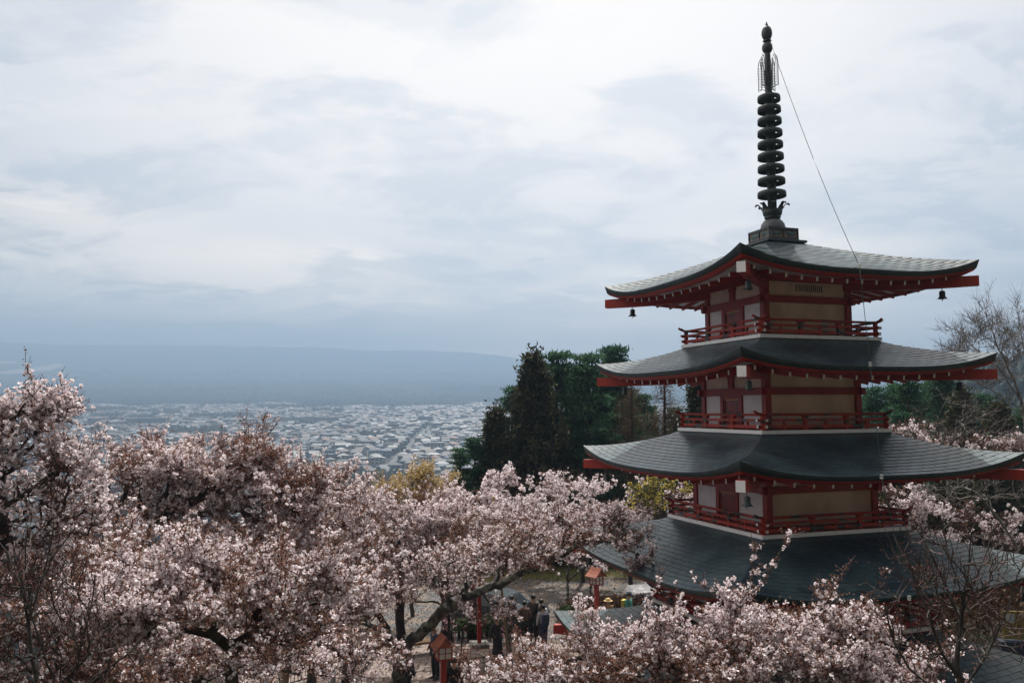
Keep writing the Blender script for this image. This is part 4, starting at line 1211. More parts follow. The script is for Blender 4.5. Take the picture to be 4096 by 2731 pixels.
bare('birch_tree', 'pale barked leafless tree with a fan of fine twigs at the right edge', at(4190, 2300, 30),
     [[(4170, 1950, 30), (4096, 1690, 30), (4075, 1560, 30), (4010, 1420, 30), (3960, 1310, 30), (3930, 1200, 30)],
      [(4085, 1640, 30), (3990, 1570, 30), (3900, 1525, 29.5), (3800, 1480, 29.5)],
      [(4080, 1600, 30), (4000, 1470, 30), (3900, 1390, 30), (3830, 1330, 30)],
      [(4100, 1650, 30), (4110, 1500, 30), (4090, 1350, 30), (4060, 1200, 30)],
      [(4090, 1660, 30), (4020, 1600, 29.8), (3950, 1540, 29.6), (3880, 1510, 29.4)]],
     [(3950, 1300, 30, 1.2, 1.2, 1.1, 260), (4080, 1320, 30, 1.0, 1.2, 1.2, 260), (3870, 1400, 30, 1.2, 1, .6, 150), (4050, 1480, 30, .9, 1, .9, 160), (3790, 1400, 29.6, .7, .6, .6, 60)], 41, 'bare tree', BIRCH,
     tip=.0048, exp=.42, twig_len=.5, n_twig=3, twigup=.6, wob=.05)
bare('birch_tree', 'leaning pale trunk with bare branches low behind the right end of the third roof', at(4110, 2330, 27),
     [[(4080, 2210, 27), (4000, 2080, 27), (3940, 2000, 27), (3880, 1950, 27), (3790, 1915, 27)], [(3940, 2000, 27), (4020, 1960, 27), (4100, 1990, 27)], [(3890, 1955, 27), (3850, 1900, 27)]],
     [(3820, 1960, 27, 1.2, 1, .4, 90), (4010, 1980, 27, .9, 1, .5, 80), (3960, 1880, 27, 1.3, 1.0, .35, 70)], 42, 'bare tree', BIRCH, tip=.006, exp=.45, twig_len=.45, n_twig=2, twigup=.3)
bare('brush_tree', 'tangle of brown bare branches between the pines and the third roof', at(3800, 2200, 36),
     [[(3800, 2000, 36), (3780, 1850, 36), (3770, 1740, 36)], [(3790, 1850, 36), (3900, 1780, 36), (3990, 1700, 36)], [(3790, 1850, 36), (3680, 1780, 36), (3620, 1700, 36)]],
     [(3760, 1700, 36, 1.8, 1.5, .9, 200), (3930, 1730, 36, 1.8, 1.5, .9, 200), (3860, 1620, 37, 1.2, 1, .6, 80)], 43, 'bare tree', BARKL, tip=.007, twig_len=.5, n_twig=2, twigup=.3)
MP = dict(twigup=1.0, wob=.03, tip=.0036, exp=.50, twig_len=.30, n_twig=1, bsize=.013, step=.2, budm=BUDR)
bare('maple_tree', 'leafless budding maple with thin upright stems in the bottom left corner', at(200, 3150, 8.3),
     [[(240, 2900, 8.3), (130, 2731, 8.3), (115, 2600, 8.3), (118, 2450, 8.3), (100, 2330, 8.3), (60, 2230, 8.3)],
      [(235, 2850, 8.3), (250, 2731, 8.3), (180, 2550, 8.2), (110, 2400, 8.2), (30, 2260, 8.2), (-20, 2150, 8.2)],
      [(120, 2480, 8.3), (160, 2330, 8.3), (195, 2220, 8.4), (215, 2110, 8.4)],
      [(250, 2800, 8.3), (330, 2650, 8.3), (365, 2500, 8.4), (385, 2400, 8.4), (380, 2300, 8.4)],
      [(250, 2800, 8.3), (450, 2700, 8.2), (560, 2600, 8.2), (620, 2500, 8.2)],
      [(160, 2330, 8.3), (230, 2200, 8.4), (300, 2110, 8.4)],
      [(118, 2450, 8.3), (110, 2300, 8.2), (105, 2200, 8.2), (112, 2100, 8.2)]],
     [(110, 2350, 8.3, .40, .4, .45, 70), (280, 2350, 8.3, .35, .4, .40, 60), (60, 2550, 8.2, .35, .3, .3, 50), (420, 2560, 8.3, .35, .3, .30, 60), (250, 2600, 8.2, .5, .4, .3, 60)], 44, 'maple', BARK, 1,
     group='bare maples in the foreground', **MP)
bare('maple_tree', 'leafless budding maple with reddish twigs over the dark roof at the bottom right', at(3860, 3150, 9.3),
     [[(3855, 2900, 9.3), (3850, 2731, 9.3), (3840, 2550, 9.3), (3850, 2400, 9.3), (3870, 2250, 9.3), (3885, 2130, 9.3)],
      [(3845, 2480, 9.3), (3790, 2340, 9.3), (3740, 2230, 9.3), (3680, 2130, 9.3)],
      [(3850, 2420, 9.3), (3830, 2280, 9.3), (3780, 2160, 9.3), (3760, 2060, 9.3)],
      [(3850, 2450, 9.3), (3920, 2300, 9.3), (3960, 2210, 9.3), (3975, 2110, 9.4)],
      [(3850, 2731, 9.3), (3740, 2600, 9.2), (3680, 2450, 9.2), (3650, 2320, 9.2), (3620, 2200, 9.2)],
      [(3855, 2800, 9.3), (3620, 2700, 9.1), (3560, 2550, 9.1), (3540, 2420, 9.1)],
      [(3855, 2750, 9.3), (3990, 2620, 9.3), (4040, 2480, 9.3), (4050, 2350, 9.3)]],
     [(3760, 2230, 9.3, .40, .4, .36, 75), (3900, 2200, 9.3, .35, .4, .34, 60), (3650, 2330, 9.2, .25, .3, .36, 45), (3820, 2400, 9.3, .40, .4, .3, 45), (3990, 2400, 9.3, .3, .4, .35, 40), (3700, 2560, 9.2, .4, .3, .25, 40), (3960, 2560, 9.3, .4, .3, .3, 40)], 45, 'maple', BARK, 1,
     group='bare maples in the foreground', **MP)

# cherries behind and right of the pagoda
FARC = dict(dens0=.32, fsize=.050, bsize=.045, step=.12, per=3, bper=1, spread=.12, twig_len=.42)
cherry('small cherry tree in blossom right of the third balcony', at(3620, 2300, 39),
       [[(3620, 2100, 39), (3640, 1900, 39), (3640, 1800, 39)], [(3640, 1880, 39), (3740, 1800, 39)]],
       [(3620, 1730, 39, 1.0, 1, .45, 130), (3730, 1780, 39, 1.2, 1, .35, 130), (3640, 1830, 39, 1.2, 1, .5, 100)], 22, **FARC)
cherry('cherry branches in blossom above the right tip of the third roof', at(4120, 2300, 36),
       [[(4110, 2000, 36), (4080, 1850, 36), (4020, 1790, 36)], [(4100, 1900, 36), (4180, 1800, 36)]],
       [(3990, 1770, 36, 1.0, 1, .30, 110), (4110, 1780, 36, 1.1, 1, .30, 110)], 23, **FARC)
cherry('cherry tree in blossom between the pagoda corner and the leaning pale trunk', at(3720, 2500, 35),
       [[(3720, 2300, 35), (3700, 2150, 35), (3640, 2050, 35)], [(3700, 2150, 35), (3820, 2050, 35), (3960, 2060, 35)], [(3700, 2180, 35), (3860, 2150, 35), (4050, 2130, 35)]],
       [(3600, 1980, 35, .8, .9, .7, 110), (3640, 2100, 35, 1.0, .9, .4, 100), (3780, 2030, 35, 1.3, 1, .28, 100), (3930, 2070, 35, 1.3, 1, .25, 90), (3760, 2140, 35, 1.4, 1, .25, 90), (3980, 2150, 35, 1.4, 1, .3, 110)], 24, **FARC)
# yellow flowering shrub
rs_ = np.random.RandomState(3); b = at(2660, 2200, 40)
ys = empty('yellow_shrub', (b[0], b[1], float(ground(b[0], b[1]))), 0, 'shrub in yellow flower behind the left corner of the lowest visible balcony', 'shrub')
g0 = float(ground(b[0], b[1]))
skeleton_tree(ys, [([np.array([b[0], b[1], g0])] + px_poly([(2655, 2100, 40), (2650, 1990, 40)]), None)], np.concatenate([ell(2650, 1960, 40, 1.25, 1, .6, 120, rs_), ell(2600, 1990, 40, .8, 1, .4, 60, rs_)]), 9,
              per=3, bper=2, fsize=0.042, bsize=.05, step=.1, spread=.1, petal=YEL, budm=HEDGEG, twig_len=.5)

# ================================================================ TOWN
rs_ = np.random.RandomState(5)
WALLC = [mat('house wall white', (.30, .30, .295), .8, spec=.25), mat('house wall grey', (.15, .16, .17), .8, spec=.25), mat('house wall beige', (.20, .18, .155), .8, spec=.25), mat('house wall brown', (.10, .075, .06), .8, spec=.25), mat('house wall blue grey', (.13, .17, .20), .8, spec=.25)]  # cloud shade over the town, put into the wall and roof colours
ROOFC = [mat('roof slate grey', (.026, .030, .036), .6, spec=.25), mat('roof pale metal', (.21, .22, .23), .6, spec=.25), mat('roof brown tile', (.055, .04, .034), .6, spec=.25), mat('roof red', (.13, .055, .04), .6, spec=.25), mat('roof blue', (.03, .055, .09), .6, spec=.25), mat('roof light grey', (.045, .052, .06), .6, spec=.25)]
GLASSD = mat('dark window', (.03, .04, .05), .25)
WN_ = ['white', 'grey', 'beige', 'brown', 'blue-grey']; RN_ = ['dark grey', 'pale metal', 'brown', 'red', 'blue', 'light grey']
ALLM = WALLC + ROOFC + [GLASSD]


def house_geo(w, d, h, roof, rh, floors=2):
    """V,F(quads),mat-kind (0 wall,1 roof,2 window); front faces -y"""
    V, F, M = [], [], []
    def q(p, m): n = len(V); V.extend(p); F.append((n, n + 1, n + 2, n + 3)); M.append(m)
    x, y = w / 2, d / 2
    q([(-x, -y, -3), (x, -y, -3), (x, -y, h), (-x, -y, h)], 0); q([(x, -y, -3), (x, y, -3), (x, y, h), (x, -y, h)], 0)
    q([(x, y, -3), (-x, y, -3), (-x, y, h), (x, y, h)], 0); q([(-x, y, -3), (-x, -y, -3), (-x, -y, h), (-x, y, h)], 0)
    o = .6
    X, Y = x + o, y + o
    if roof == 'hip':
        rx = max(x - y * .8, .3)
        q([(-X, -Y, h - .1), (X, -Y, h - .1), (rx, 0, h + rh), (-rx, 0, h + rh)], 1); q([(X, Y, h - .1), (-X, Y, h - .1), (-rx, 0, h + rh), (rx, 0, h + rh)], 1)
        q([(X, -Y, h - .1), (X, Y, h - .1), (rx, 0.01, h + rh), (rx, -0.01, h + rh)], 1); q([(-X, Y, h - .1), (-X, -Y, h - .1), (-rx, -.01, h + rh), (-rx, .01, h + rh)], 1)
        q([(-X, -Y, h - .25), (X, -Y, h - .25), (X, -Y, h - .1), (-X, -Y, h - .1)], 1)
    elif roof == 'gable':
        q([(-X, -Y, h - .1), (X, -Y, h - .1), (X, 0, h + rh), (-X, 0, h + rh)], 1); q([(X, Y, h - .1), (-X, Y, h - .1), (-X, 0, h + rh), (X, 0, h + rh)], 1)
        q([(-x, -y, h), (-x, y, h), (-x, 0.01, h + rh - .15), (-x, -.01, h + rh - .15)], 0); q([(x, -y, h), (x, y, h), (x, 0.01, h + rh - .15), (x, -.01, h + rh - .15)], 0)
        q([(-X, -Y, h - .25), (X, -Y, h - .25), (X, -Y, h - .1), (-X, -Y, h - .1)], 1)
    else:
        q([(-x - .1, -y - .1, h + .4), (x + .1, -y - .1, h + .4), (x + .1, y + .1, h + .4), (-x - .1, y + .1, h + .4)], 1)
        q([(-x - .1, -y - .1, h - .1), (x + .1, -y - .1, h - .1), (x + .1, -y - .1, h + .4), (-x - .1, -y - .1, h + .4)], 1)
    for fl in range(floors):
        z = h / floors * (fl + .38); hh = h / floors * .42
        nw = max(2, int(w / 3.4))
        for i in range(nw):
            cx = -x + w * (i + .5) / nw; ww = w / nw * .28
            q([(cx - ww, -y - .05, z), (cx + ww, -y - .05, z), (cx + ww, -y - .05, z + hh), (cx - ww, -y - .05, z + hh)], 2)
    return np.array(V), np.array(F), np.array(M)


def weld(V, F):
    u, inv = np.unique(np.round(V[F.ravel()], 2), axis=0, return_inverse=True)
    return u, inv.reshape(F.shape)


# big buildings first: (label, px, py, r, width, depth, height, roof kind, wall i, roof i, floors)
BIGS = [
    ('long hall with blue-green glazed front standing above the houses on the left', 585, 1722, 1400, 62, 20, 13, 'flat', 4, 1, 3),
    ('white block with a sign band rising behind the blue-green hall', 565, 1672, 1560, 46, 14, 12, 'flat', 0, 1, 2),
    ('dark slab office block with a white end left of the blue-green hall', 378, 1712, 1330, 20, 14, 15, 'flat', 1, 5, 4),
    ('long pale school building with rows of windows in the middle of the town', 1200, 1690, 1500, 76, 14, 12, 'flat', 0, 1, 3),
    ('pale school wing with an arched grey roof right of the long school building', 1305, 1690, 1480, 44, 14, 13, 'flat', 2, 5, 3),
    ('white three storied block just above the near blossoms left of the middle', 1155, 1790, 1000, 19, 12, 9, 'flat', 0, 1, 3),
    ('long low hall with a bright roof above the blossoms in the middle', 1370, 1812, 960, 17, 11, 6, 'gable', 0, 1, 1),
    ('brown wide hall with dark walls right of the middle', 1585, 1795, 980, 18, 12, 7, 'flat', 3, 2, 2),
    ('white square block with one dark window near the golden tree', 1745, 1822, 930, 20, 14, 11, 'flat', 0, 1, 2),
    ('long pale warehouse with a broad roof beside the left foot of the wood', 1850, 1845, 880, 30, 18, 8, 'gable', 2, 1, 2),
    ('white sheds with a big sloping roof just over the red tipped branch', 1110, 1832, 900, 30, 22, 7, 'gable', 0, 1, 1),
    ('dark office block among the houses right of the middle', 1700, 1700, 1500, 26, 16, 13, 'flat', 4, 4, 4),
    ('bright roofed factory alone in the forest at the right end of the town', 1852, 1605, 3000, 62, 30, 12, 'flat', 0, 1, 1),
    ('white apartment block with many floors behind the blue-green hall', 690, 1652, 1750, 34, 14, 16, 'flat', 0, 5, 5),
    ('reddish low hall in the middle distance left of the middle', 445, 1690, 1480, 36, 14, 9, 'flat', 3, 2, 2),
    ('white hall with a shining flat roof far back on the right', 1130 + 790, 1680, 1650, 34, 20, 8, 'flat', 0, 1, 2),
]
keep = []
for lab, px, py, r, w, d, h, rk, wi, ri, fl in BIGS:
    p = at(px, py, r); rr_ = math.hypot(p[0], p[1]); gz = city_z(rr_) if rr_ < 2800 else float(ridge(np.array([p[0]]), np.array([p[1]]), np.array([rr_]))[0])
    a = -math.atan2(p[0], p[1]) + rs_.uniform(-.25, .25)
    V, F, M = house_geo(w, d, h, rk, 2.2, fl)
    e = empty('town_building', (p[0], p[1], gz), a, lab, 'building', 'large buildings of the town')
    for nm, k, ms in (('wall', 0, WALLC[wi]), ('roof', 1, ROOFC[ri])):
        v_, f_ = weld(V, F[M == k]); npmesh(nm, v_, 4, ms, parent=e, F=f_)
    wsrc = None
    for f in F[M == 2]:
        if wsrc is None:
            v = V[f]; c = v.mean(0); wsrc = npmesh('window', v - c, 4, GLASSD, parent=e); wsrc.location = c
        else:
            c = V[f].mean(0); o = wsrc.copy(); COL.objects.link(o); o.parent = e; o.location = c
    if px == 565:   # emblem panels on the sign band
        mb = MB(); mb.box(-w / 2 + 3, -w / 2 + 6, -d / 2 - .4, -d / 2 - .1, h - 5, h - 2); mb.build('emblem', mat('red emblem', (.45, .12, .12), .6), e)
        mb = MB(); mb.lathe([(1.9, 0), (2.3, 0), (2.3, .3), (1.9, .3)], 16, close=True); o = mb.build('ring_emblem', GLASSD, e); o.rotation_euler = (math.pi / 2, 0, 0); o.location = (w / 2 - 5, -d / 2 - .1, h - 3.5)
    keep.append((p[0], p[1], max(w, d) * .7))

# ordinary houses on a jittered street grid
cand = []
for gy in np.arange(430, 2750, 15.5):
    for gx in np.arange(-1500, 1200, 14.0):
        cand.append((gx, gy))
cand = np.array(cand) + rs_.normal(0, 2.6, (len(cand), 2)); cand[:, 1] += 9 * noise2(cand[:, 0] / 120, cand[:, 1] / 120, 61); cand[:, 0] += 9 * noise2(cand[:, 0] / 140, cand[:, 1] / 140, 62)
th = rad(14); cand = cand @ np.array([[math.cos(th), math.sin(th)], [-math.sin(th), math.cos(th)]])
r_ = np.hypot(cand[:, 0], cand[:, 1]); az_ = np.degrees(np.arctan2(cand[:, 0], cand[:, 1]))
ok = (r_ > 470) & (r_ < 2480 + 420 * noise2(az_ * .35, az_ * 0 + 2, 4)) & (az_ > -36) & (az_ < 22)
ok &= rs_.rand(len(cand)) < .86
woods = []   # clumps of trees inside the town: (px,py,dist,radius x, radius y)
for px, py, d, rx, ry in ((790, 1745, 1180, 38, 16), (885, 1668, 1640, 62, 26), (370, 1640, 1900, 95, 40), (1310, 1662, 1950, 40, 20), (1480, 1758, 1120, 15, 8), (1700, 1622, 2400, 130, 30), (1160, 1640, 2200, 90, 30), (100, 1640, 1900, 120, 40), (1490, 1888, 640, 26, 8), (1600, 1900, 620, 16, 7), (430, 1668, 1600, 30, 14), (1985, 1795, 800, 22, 14), (1225, 1705, 1400, 10, 7), (690, 1605, 2700, 120, 60)):
    p = at(px, py, d); woods.append((p[0], p[1], rx, ry))
    ok &= (((cand[:, 0] - p[0]) / (rx + 8)) ** 2 + ((cand[:, 1] - p[1]) / (ry * 1.6 + 8)) ** 2) > 1
for x, y, q in keep: ok &= np.hypot(cand[:, 0] - x, cand[:, 1] - y) > q + 4
# an avenue running up from the near edge of the town
a0, a1 = at(1560, 1860, 800), at(1700, 1735, 1330); dv = (a1 - a0)[:2]; dv /= np.linalg.norm(dv)
rel = cand - a0[:2]; ok &= ~((np.abs(rel[:, 0] * dv[1] - rel[:, 1] * dv[0]) < 9) & (rel @ dv > -60) & (rel @ dv < 640))
cand = cand[ok]; r_ = r_[ok]
mb = MB(); nv = np.array([-dv[1], dv[0]])
V = []
for t in np.linspace(-60, 640, 15):
    for s in (-3, 3):
        q = a0[:2] + dv * t + nv * s; V.append((q[0], q[1], city_z(math.hypot(q[0], q[1])) + .3))
mb.add(V, [(2 * i, 2 * i + 1, 2 * i + 3, 2 * i + 2) for i in range(14)]); mb.build('road', mat('town asphalt', (.09, .095, .10), .8, spec=.2))['kind'] = 'structure'

order = np.argsort(r_); cand = cand[order]; r_ = r_[order]
types = []
for k in range(8):
    w = [11.5, 9, 13.5, 10, 15, 9, 12, 10][k]; d = [8.5, 8, 9.5, 8, 10, 9, 8, 8][k]; h = [6.6, 6.8, 6.0, 7.2, 9.6, 6.4, 3.8, 6.6][k]
    rk = ['hip', 'gable', 'hip', 'gable', 'flat', 'hip', 'gable', 'hip'][k]
    types.append((house_geo(w, d, h, rk, 1.9, 1 if k == 6 else (3 if k == 4 else 2)), rk, w, d, h))
TNAME = ['wide', 'narrow', 'large', 'small', 'three storied', 'square', 'one storied', 'plain']
protoH = {}
nind = 0; SV, SF, SM = [], [], []; offv = 0
seen_lab = set()


def pick():
    return (int(rs_.choice(8, p=[.2, .14, .17, .12, .07, .12, .06, .12])), int(rs_.choice(5, p=[.38, .2, .2, .11, .11])), int(rs_.choice(6, p=[.28, .17, .14, .05, .10, .26])))


def house_label(k, wi, ri, r, px):
    row = 'nearest' if r < 700 else 'second nearest' if r < 850 else 'near' if r < 980 else 'middle'
    side = 'far left' if px < 700 else 'left' if px < 1000 else 'inner left' if px < 1200 else 'centre' if px < 1450 else 'right' if px < 1700 else 'far right'
    return f'{TNAME[k]} {WN_[wi]} house with {RN_[ri]} {types[k][1]} roof, {row} rows, {side} of town'

for i, (x, y) in enumerate(cand):
    k, wi, ri = pick()
    (V, F, M), rk, w, d, h = types[k]
    gz = city_z(r_[i]); a = math.radians(14) + rs_.choice([0, 0, math.pi / 2, math.pi]) + rs_.normal(0, .12)
    base_a = -math.atan2(x, y)
    px, py, _ = proj((x, y, gz + h))
    inwin = (430 < px < 1930) and (py < (1975 if 750 < px < 1000 else 1905 if px > 1000 else 1830)) and r_[i] < 1160
    if abs(((a - base_a + math.pi) % (2 * math.pi)) - math.pi) > math.pi / 2: a += math.pi
    if inwin and nind < 292:
        for _ in range(40):
            lab = house_label(k, wi, ri, r_[i], px)
            if lab not in seen_lab: break
            k, wi, ri = pick()
        seen_lab.add(lab); (V, F, M), rk, w, d, h = types[k]
        key = (k, wi, ri)
        if key not in protoH:
            e = empty('house', (x, y, gz), a)
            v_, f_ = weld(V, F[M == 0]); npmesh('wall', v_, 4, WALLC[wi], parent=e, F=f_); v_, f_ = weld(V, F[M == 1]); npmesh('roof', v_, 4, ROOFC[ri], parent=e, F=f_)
            for f in F[M == 2]:
                c = V[f].mean(0); o = npmesh('window', V[f] - c, 4, GLASSD, parent=e); o.location = c
            protoH[key] = e
        else:
            src = protoH[key]; e = src.copy(); COL.objects.link(e)
            for c in src.children: q = c.copy(); COL.objects.link(q); q.parent = e
            e.location = (x, y, gz); e.rotation_euler = (0, 0, a)
        e['label'] = lab
        e['category'] = 'house'; e['group'] = 'houses of the valley town'
        nind += 1
    else:
        c, s = math.cos(a), math.sin(a); W = V.copy(); W[:, 0] = V[:, 0] * c - V[:, 1] * s + x; W[:, 1] = V[:, 0] * s + V[:, 1] * c + y; W[:, 2] += gz
        if r_[i] > 1700: F2, M2 = F[M != 2], M[M != 2]
        else: F2, M2 = F, M
        SV.append(W); SF.append(F2 + offv); offv += len(W)
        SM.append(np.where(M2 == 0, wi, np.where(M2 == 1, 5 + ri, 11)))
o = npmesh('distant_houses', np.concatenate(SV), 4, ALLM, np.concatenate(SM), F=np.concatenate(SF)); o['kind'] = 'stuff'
print('individual houses', nind, 'joined', len(SV))

# trees of the town and the forest edge: small rounded and pointed crowns, one mass
def tree_mass(name, pts, hs, m, seed, wide=1.):
    rs2 = np.random.RandomState(seed); n = len(pts); k = 5
    a = np.arange(k) * 2 * np.pi / k
    rings = []
    prof = ((.25, .0), (.42, .28), (.34, .62), (.03, 1.0))
    rr2 = rs2.uniform(.75, 1.3, (n, len(prof), k))
    for ri_, (pr, pz) in enumerate(prof):
        x = pts[:, None, 0] + hs[:, None] * wide * pr * rr2[:, ri_] * np.cos(a)[None]; y = pts[:, None, 1] + hs[:, None] * wide * pr * rr2[:, ri_] * np.sin(a)[None]
        z = pts[:, None, 2] + hs[:, None] * (pz + rs2.uniform(-.06, .06, (n, k)) * (pz < 1)); rings.append(np.stack([x, y, z], -1))
    V = np.stack(rings, 1); m_ = len(prof); base = np.arange(n)[:, None, None] * m_ * k
    F = []
    for q in range(m_ - 1):
        j = np.arange(k); F.append(np.stack([q * k + j, q * k + (j + 1) % k, (q + 1) * k + (j + 1) % k, (q + 1) * k + j], 1))
    F = np.concatenate(F)[None] + base
    o = npmesh(name, V.reshape(-1, 3), 4, m, F=F.reshape(-1, 4)); o['kind'] = 'stuff'; return o


T, Hh = [], []
for wx_, wy_, rx, ry in woods:
    n = int(rx * ry * 1.6 * .06) + 14; q = rs_.normal(size=(n, 2)); q /= np.linalg.norm(q, axis=1, keepdims=True); q *= np.sqrt(rs_.rand(n, 1))
    X = wx_ + q[:, 0] * rx; Y = wy_ + q[:, 1] * ry * 1.6; T.append(np.stack([X, Y, city_z(np.hypot(X, Y)) - 1], 1)); Hh.append(rs_.uniform(9, 16, n))
X = rs_.uniform(-1400, 900, 4000); Y = rs_.uniform(470, 2600, 4000); T.append(np.stack([X, Y, city_z(np.hypot(X, Y)) - 1], 1)); Hh.append(rs_.uniform(4, 10, 4000))
tree_mass('town_trees', np.concatenate(T), np.concatenate(Hh), FARTREE, 2)
n = 12500; A = np.radians(rs_.uniform(-38, 24, n)); Rr = 2380 + 2700 * rs_.rand(n) ** 1.25
X, Y = Rr * np.sin(A), Rr * np.cos(A)
azf = np.degrees(A); okf = (Rr > 2500 + 420 * noise2(azf * .35, azf * 0 + 2, 4)) & (noise2(X / 260, Y / 260, 21) > -.55)
X, Y, Rr = X[okf], Y[okf], Rr[okf]
Zf = np.where(Rr < 2800, city_z(Rr), ridge(X, Y, Rr)) - 1.5
tree_mass('far_forest', np.stack([X, Y, Zf], 1), rs_.uniform(12, 22, len(X)), FORG, 3, 2.2)
hw = bpy.data.objects['hill']; co = np.empty(len(hw.data.vertices) * 3, np.float32); hw.data.vertices.foreach_get('co', co); co = co.reshape(15, 60, 3)
n = 2600; a_ = rs_.uniform(0, 8.5, n); b_ = rs_.uniform(0, 58.9, n); i0, j0 = a_.astype(int), b_.astype(int); fa, fb_ = (a_ - i0)[:, None], (b_ - j0)[:, None]
q = (co[i0, j0] * (1 - fa) * (1 - fb_) + co[i0 + 1, j0] * fa * (1 - fb_) + co[i0, j0 + 1] * (1 - fa) * fb_ + co[i0 + 1, j0 + 1] * fa * fb_)
tree_mass('hill_wood', q - np.array([0, 0, 1.0]), rs_.uniform(4, 8, n), FARTREE, 6)
# trees on the slope below the plaza, between the hill and the town
n = 2600; A = np.radians(rs_.uniform(-42, 30, n)); Rr = rs_.uniform(95, 470, n); X, Y = Rr * np.sin(A), Rr * np.cos(A)
tree_mass('slope_wood', np.stack([X, Y, ground(X, Y) - 1], 1), rs_.uniform(6, 11, n), FARTREE, 4)
for pts in (((0, 1505), (120, 1490), (240, 1470), (262, 1480), (200, 1500), (80, 1512), (0, 1515)), ((-200, 1462), (60, 1462), (70, 1470), (-200, 1478))):
    V = []
    for px, py in pts:
        d = 5000
        for _ in range(40):
            p = at(px, py, d); zz_ = float(ridge(np.array([p[0]]), np.array([p[1]]), np.array([math.hypot(p[0], p[1])]))[0]); d += (p[2] - zz_) / -.0735 * -.5 if abs(p[2] - zz_) > .5 else 0
            d = min(max(d, 3500), 7500)
        V.append((p[0], p[1], zz_ + 24))
    mb = MB(); mb.add(V, [tuple(range(len(V)))]); mb.build('field', FIELD)['kind'] = 'structure'

# ================================================================ MORE CHERRIES FILLING THE SLOPE
FILL = dict(fsize=0.034, bsize=.032, step=.075, per=3, bper=2, spread=.075, twig_len=.34)
cherry('cherry tree with a round crown between the nearest tree and the old trunk', at(1250, 2750, 19),
       [[(1250, 2600, 19), (1230, 2480, 19), (1150, 2380, 19), (1080, 2260, 19)], [(1235, 2500, 19), (1320, 2380, 19), (1420, 2280, 19)], [(1240, 2520, 19), (1100, 2470, 18.8), (1000, 2440, 18.6)]],
       [(1050, 2210, 19, 1.5, 1.3, .5, 240), (1300, 2230, 19, 1.4, 1.3, .5, 220), (800, 2170, 19.3, 1.4, 1.3, .45, 190), (1180, 2330, 18.6, 1.5, 1.1, .4, 150), (1200, 2520, 17.5, 1.3, .8, .35, 120)], 25, **FILL)
cherry('cherry tree low on the slope behind the nearest tree at the left', at(560, 2700, 17),
       [[(560, 2550, 17), (550, 2420, 17), (480, 2320, 17)], [(555, 2450, 17), (680, 2350, 17), (760, 2280, 17)]],
       [(420, 2210, 17, 1.2, 1.2, .40, 180), (650, 2230, 17, 1.3, 1.2, .40, 190), (300, 2290, 16.5, 1.1, 1, .4, 140), (560, 2400, 16, 1.5, 1, .45, 150)], 26, **FILL)
cherry('cherry tree behind the fork of the old trunk with shoots in front of the plaza', at(1780, 2560, 30),
       [[(1780, 2450, 30), (1770, 2330, 30), (1740, 2250, 30)], [(1775, 2350, 30), (1900, 2260, 30), (2020, 2200, 30)], [(1775, 2360, 30), (1650, 2300, 30), (1540, 2260, 30)]],
       [(1700, 2210, 30, 2.0, 1.5, .6, 240), (1960, 2200, 30, 1.8, 1.5, .55, 220), (1500, 2250, 30, 1.8, 1.4, .5, 190), (2150, 2190, 30.5, 1.4, 1.2, .4, 130), (1420, 2400, 29, 1.6, 1.2, .4, 130)], 27,
       fsize=0.044, bsize=.038, step=.095, per=3, bper=2, spread=.09, twig_len=.4)
for lab, bx_, sd in (('slender cherry tree with a dark trunk standing on the gravel left of the red lantern', (2273, 2420, 38.9), 28), ('slender cherry tree with a grey trunk right beside the red lantern', (2365, 2390, 40.4), 29)):
    px, py, d = bx_
    cherry(lab, at(px, py + 10, d), [[(px, py - 30, d), (px - 5, py - 110, d), (px + 5, py - 170, d)], [(px - 3, py - 90, d), (px + 70, py - 160, d), (px + 130, py - 210, d)], [(px - 3, py - 100, d), (px - 70, py - 150, d), (px - 120, py - 170, d)]],
           [(px + 20, py - 230, d, 1.6, 1.2, .35, 110), (px + 90, py - 170, d, 1.1, 1, .25, 50)], sd, fsize=0.046, bsize=.04, step=.16, per=3, bper=1, spread=.1, twig_len=.4, bark=BARKL, tip=.009)

cherry('low dim cherry tree along the bottom edge around the trunk of the nearest cherry', at(760, 3000, 13.5),
       [[(760, 2850, 13.5), (740, 2700, 13.5), (680, 2620, 13.5)], [(750, 2750, 13.5), (880, 2680, 13.4), (1000, 2640, 13.3)], [(740, 2750, 13.5), (560, 2680, 13.5), (440, 2640, 13.5)]],
       [(560, 2650, 13.4, 1.1, .9, .35, 170), (800, 2650, 13.4, 1.0, .9, .35, 170), (1030, 2640, 13.2, .8, .8, .3, 110), (1270, 2600, 13.2, .8, .6, .22, 80), (1480, 2560, 13.4, .6, .5, .2, 50), (300, 2660, 13.2, 1.0, .9, .35, 130)], 30,
       fsize=0.024, bsize=.026, step=.055, per=3, bper=2, spread=.055, twig_len=.28, dens0=.45)
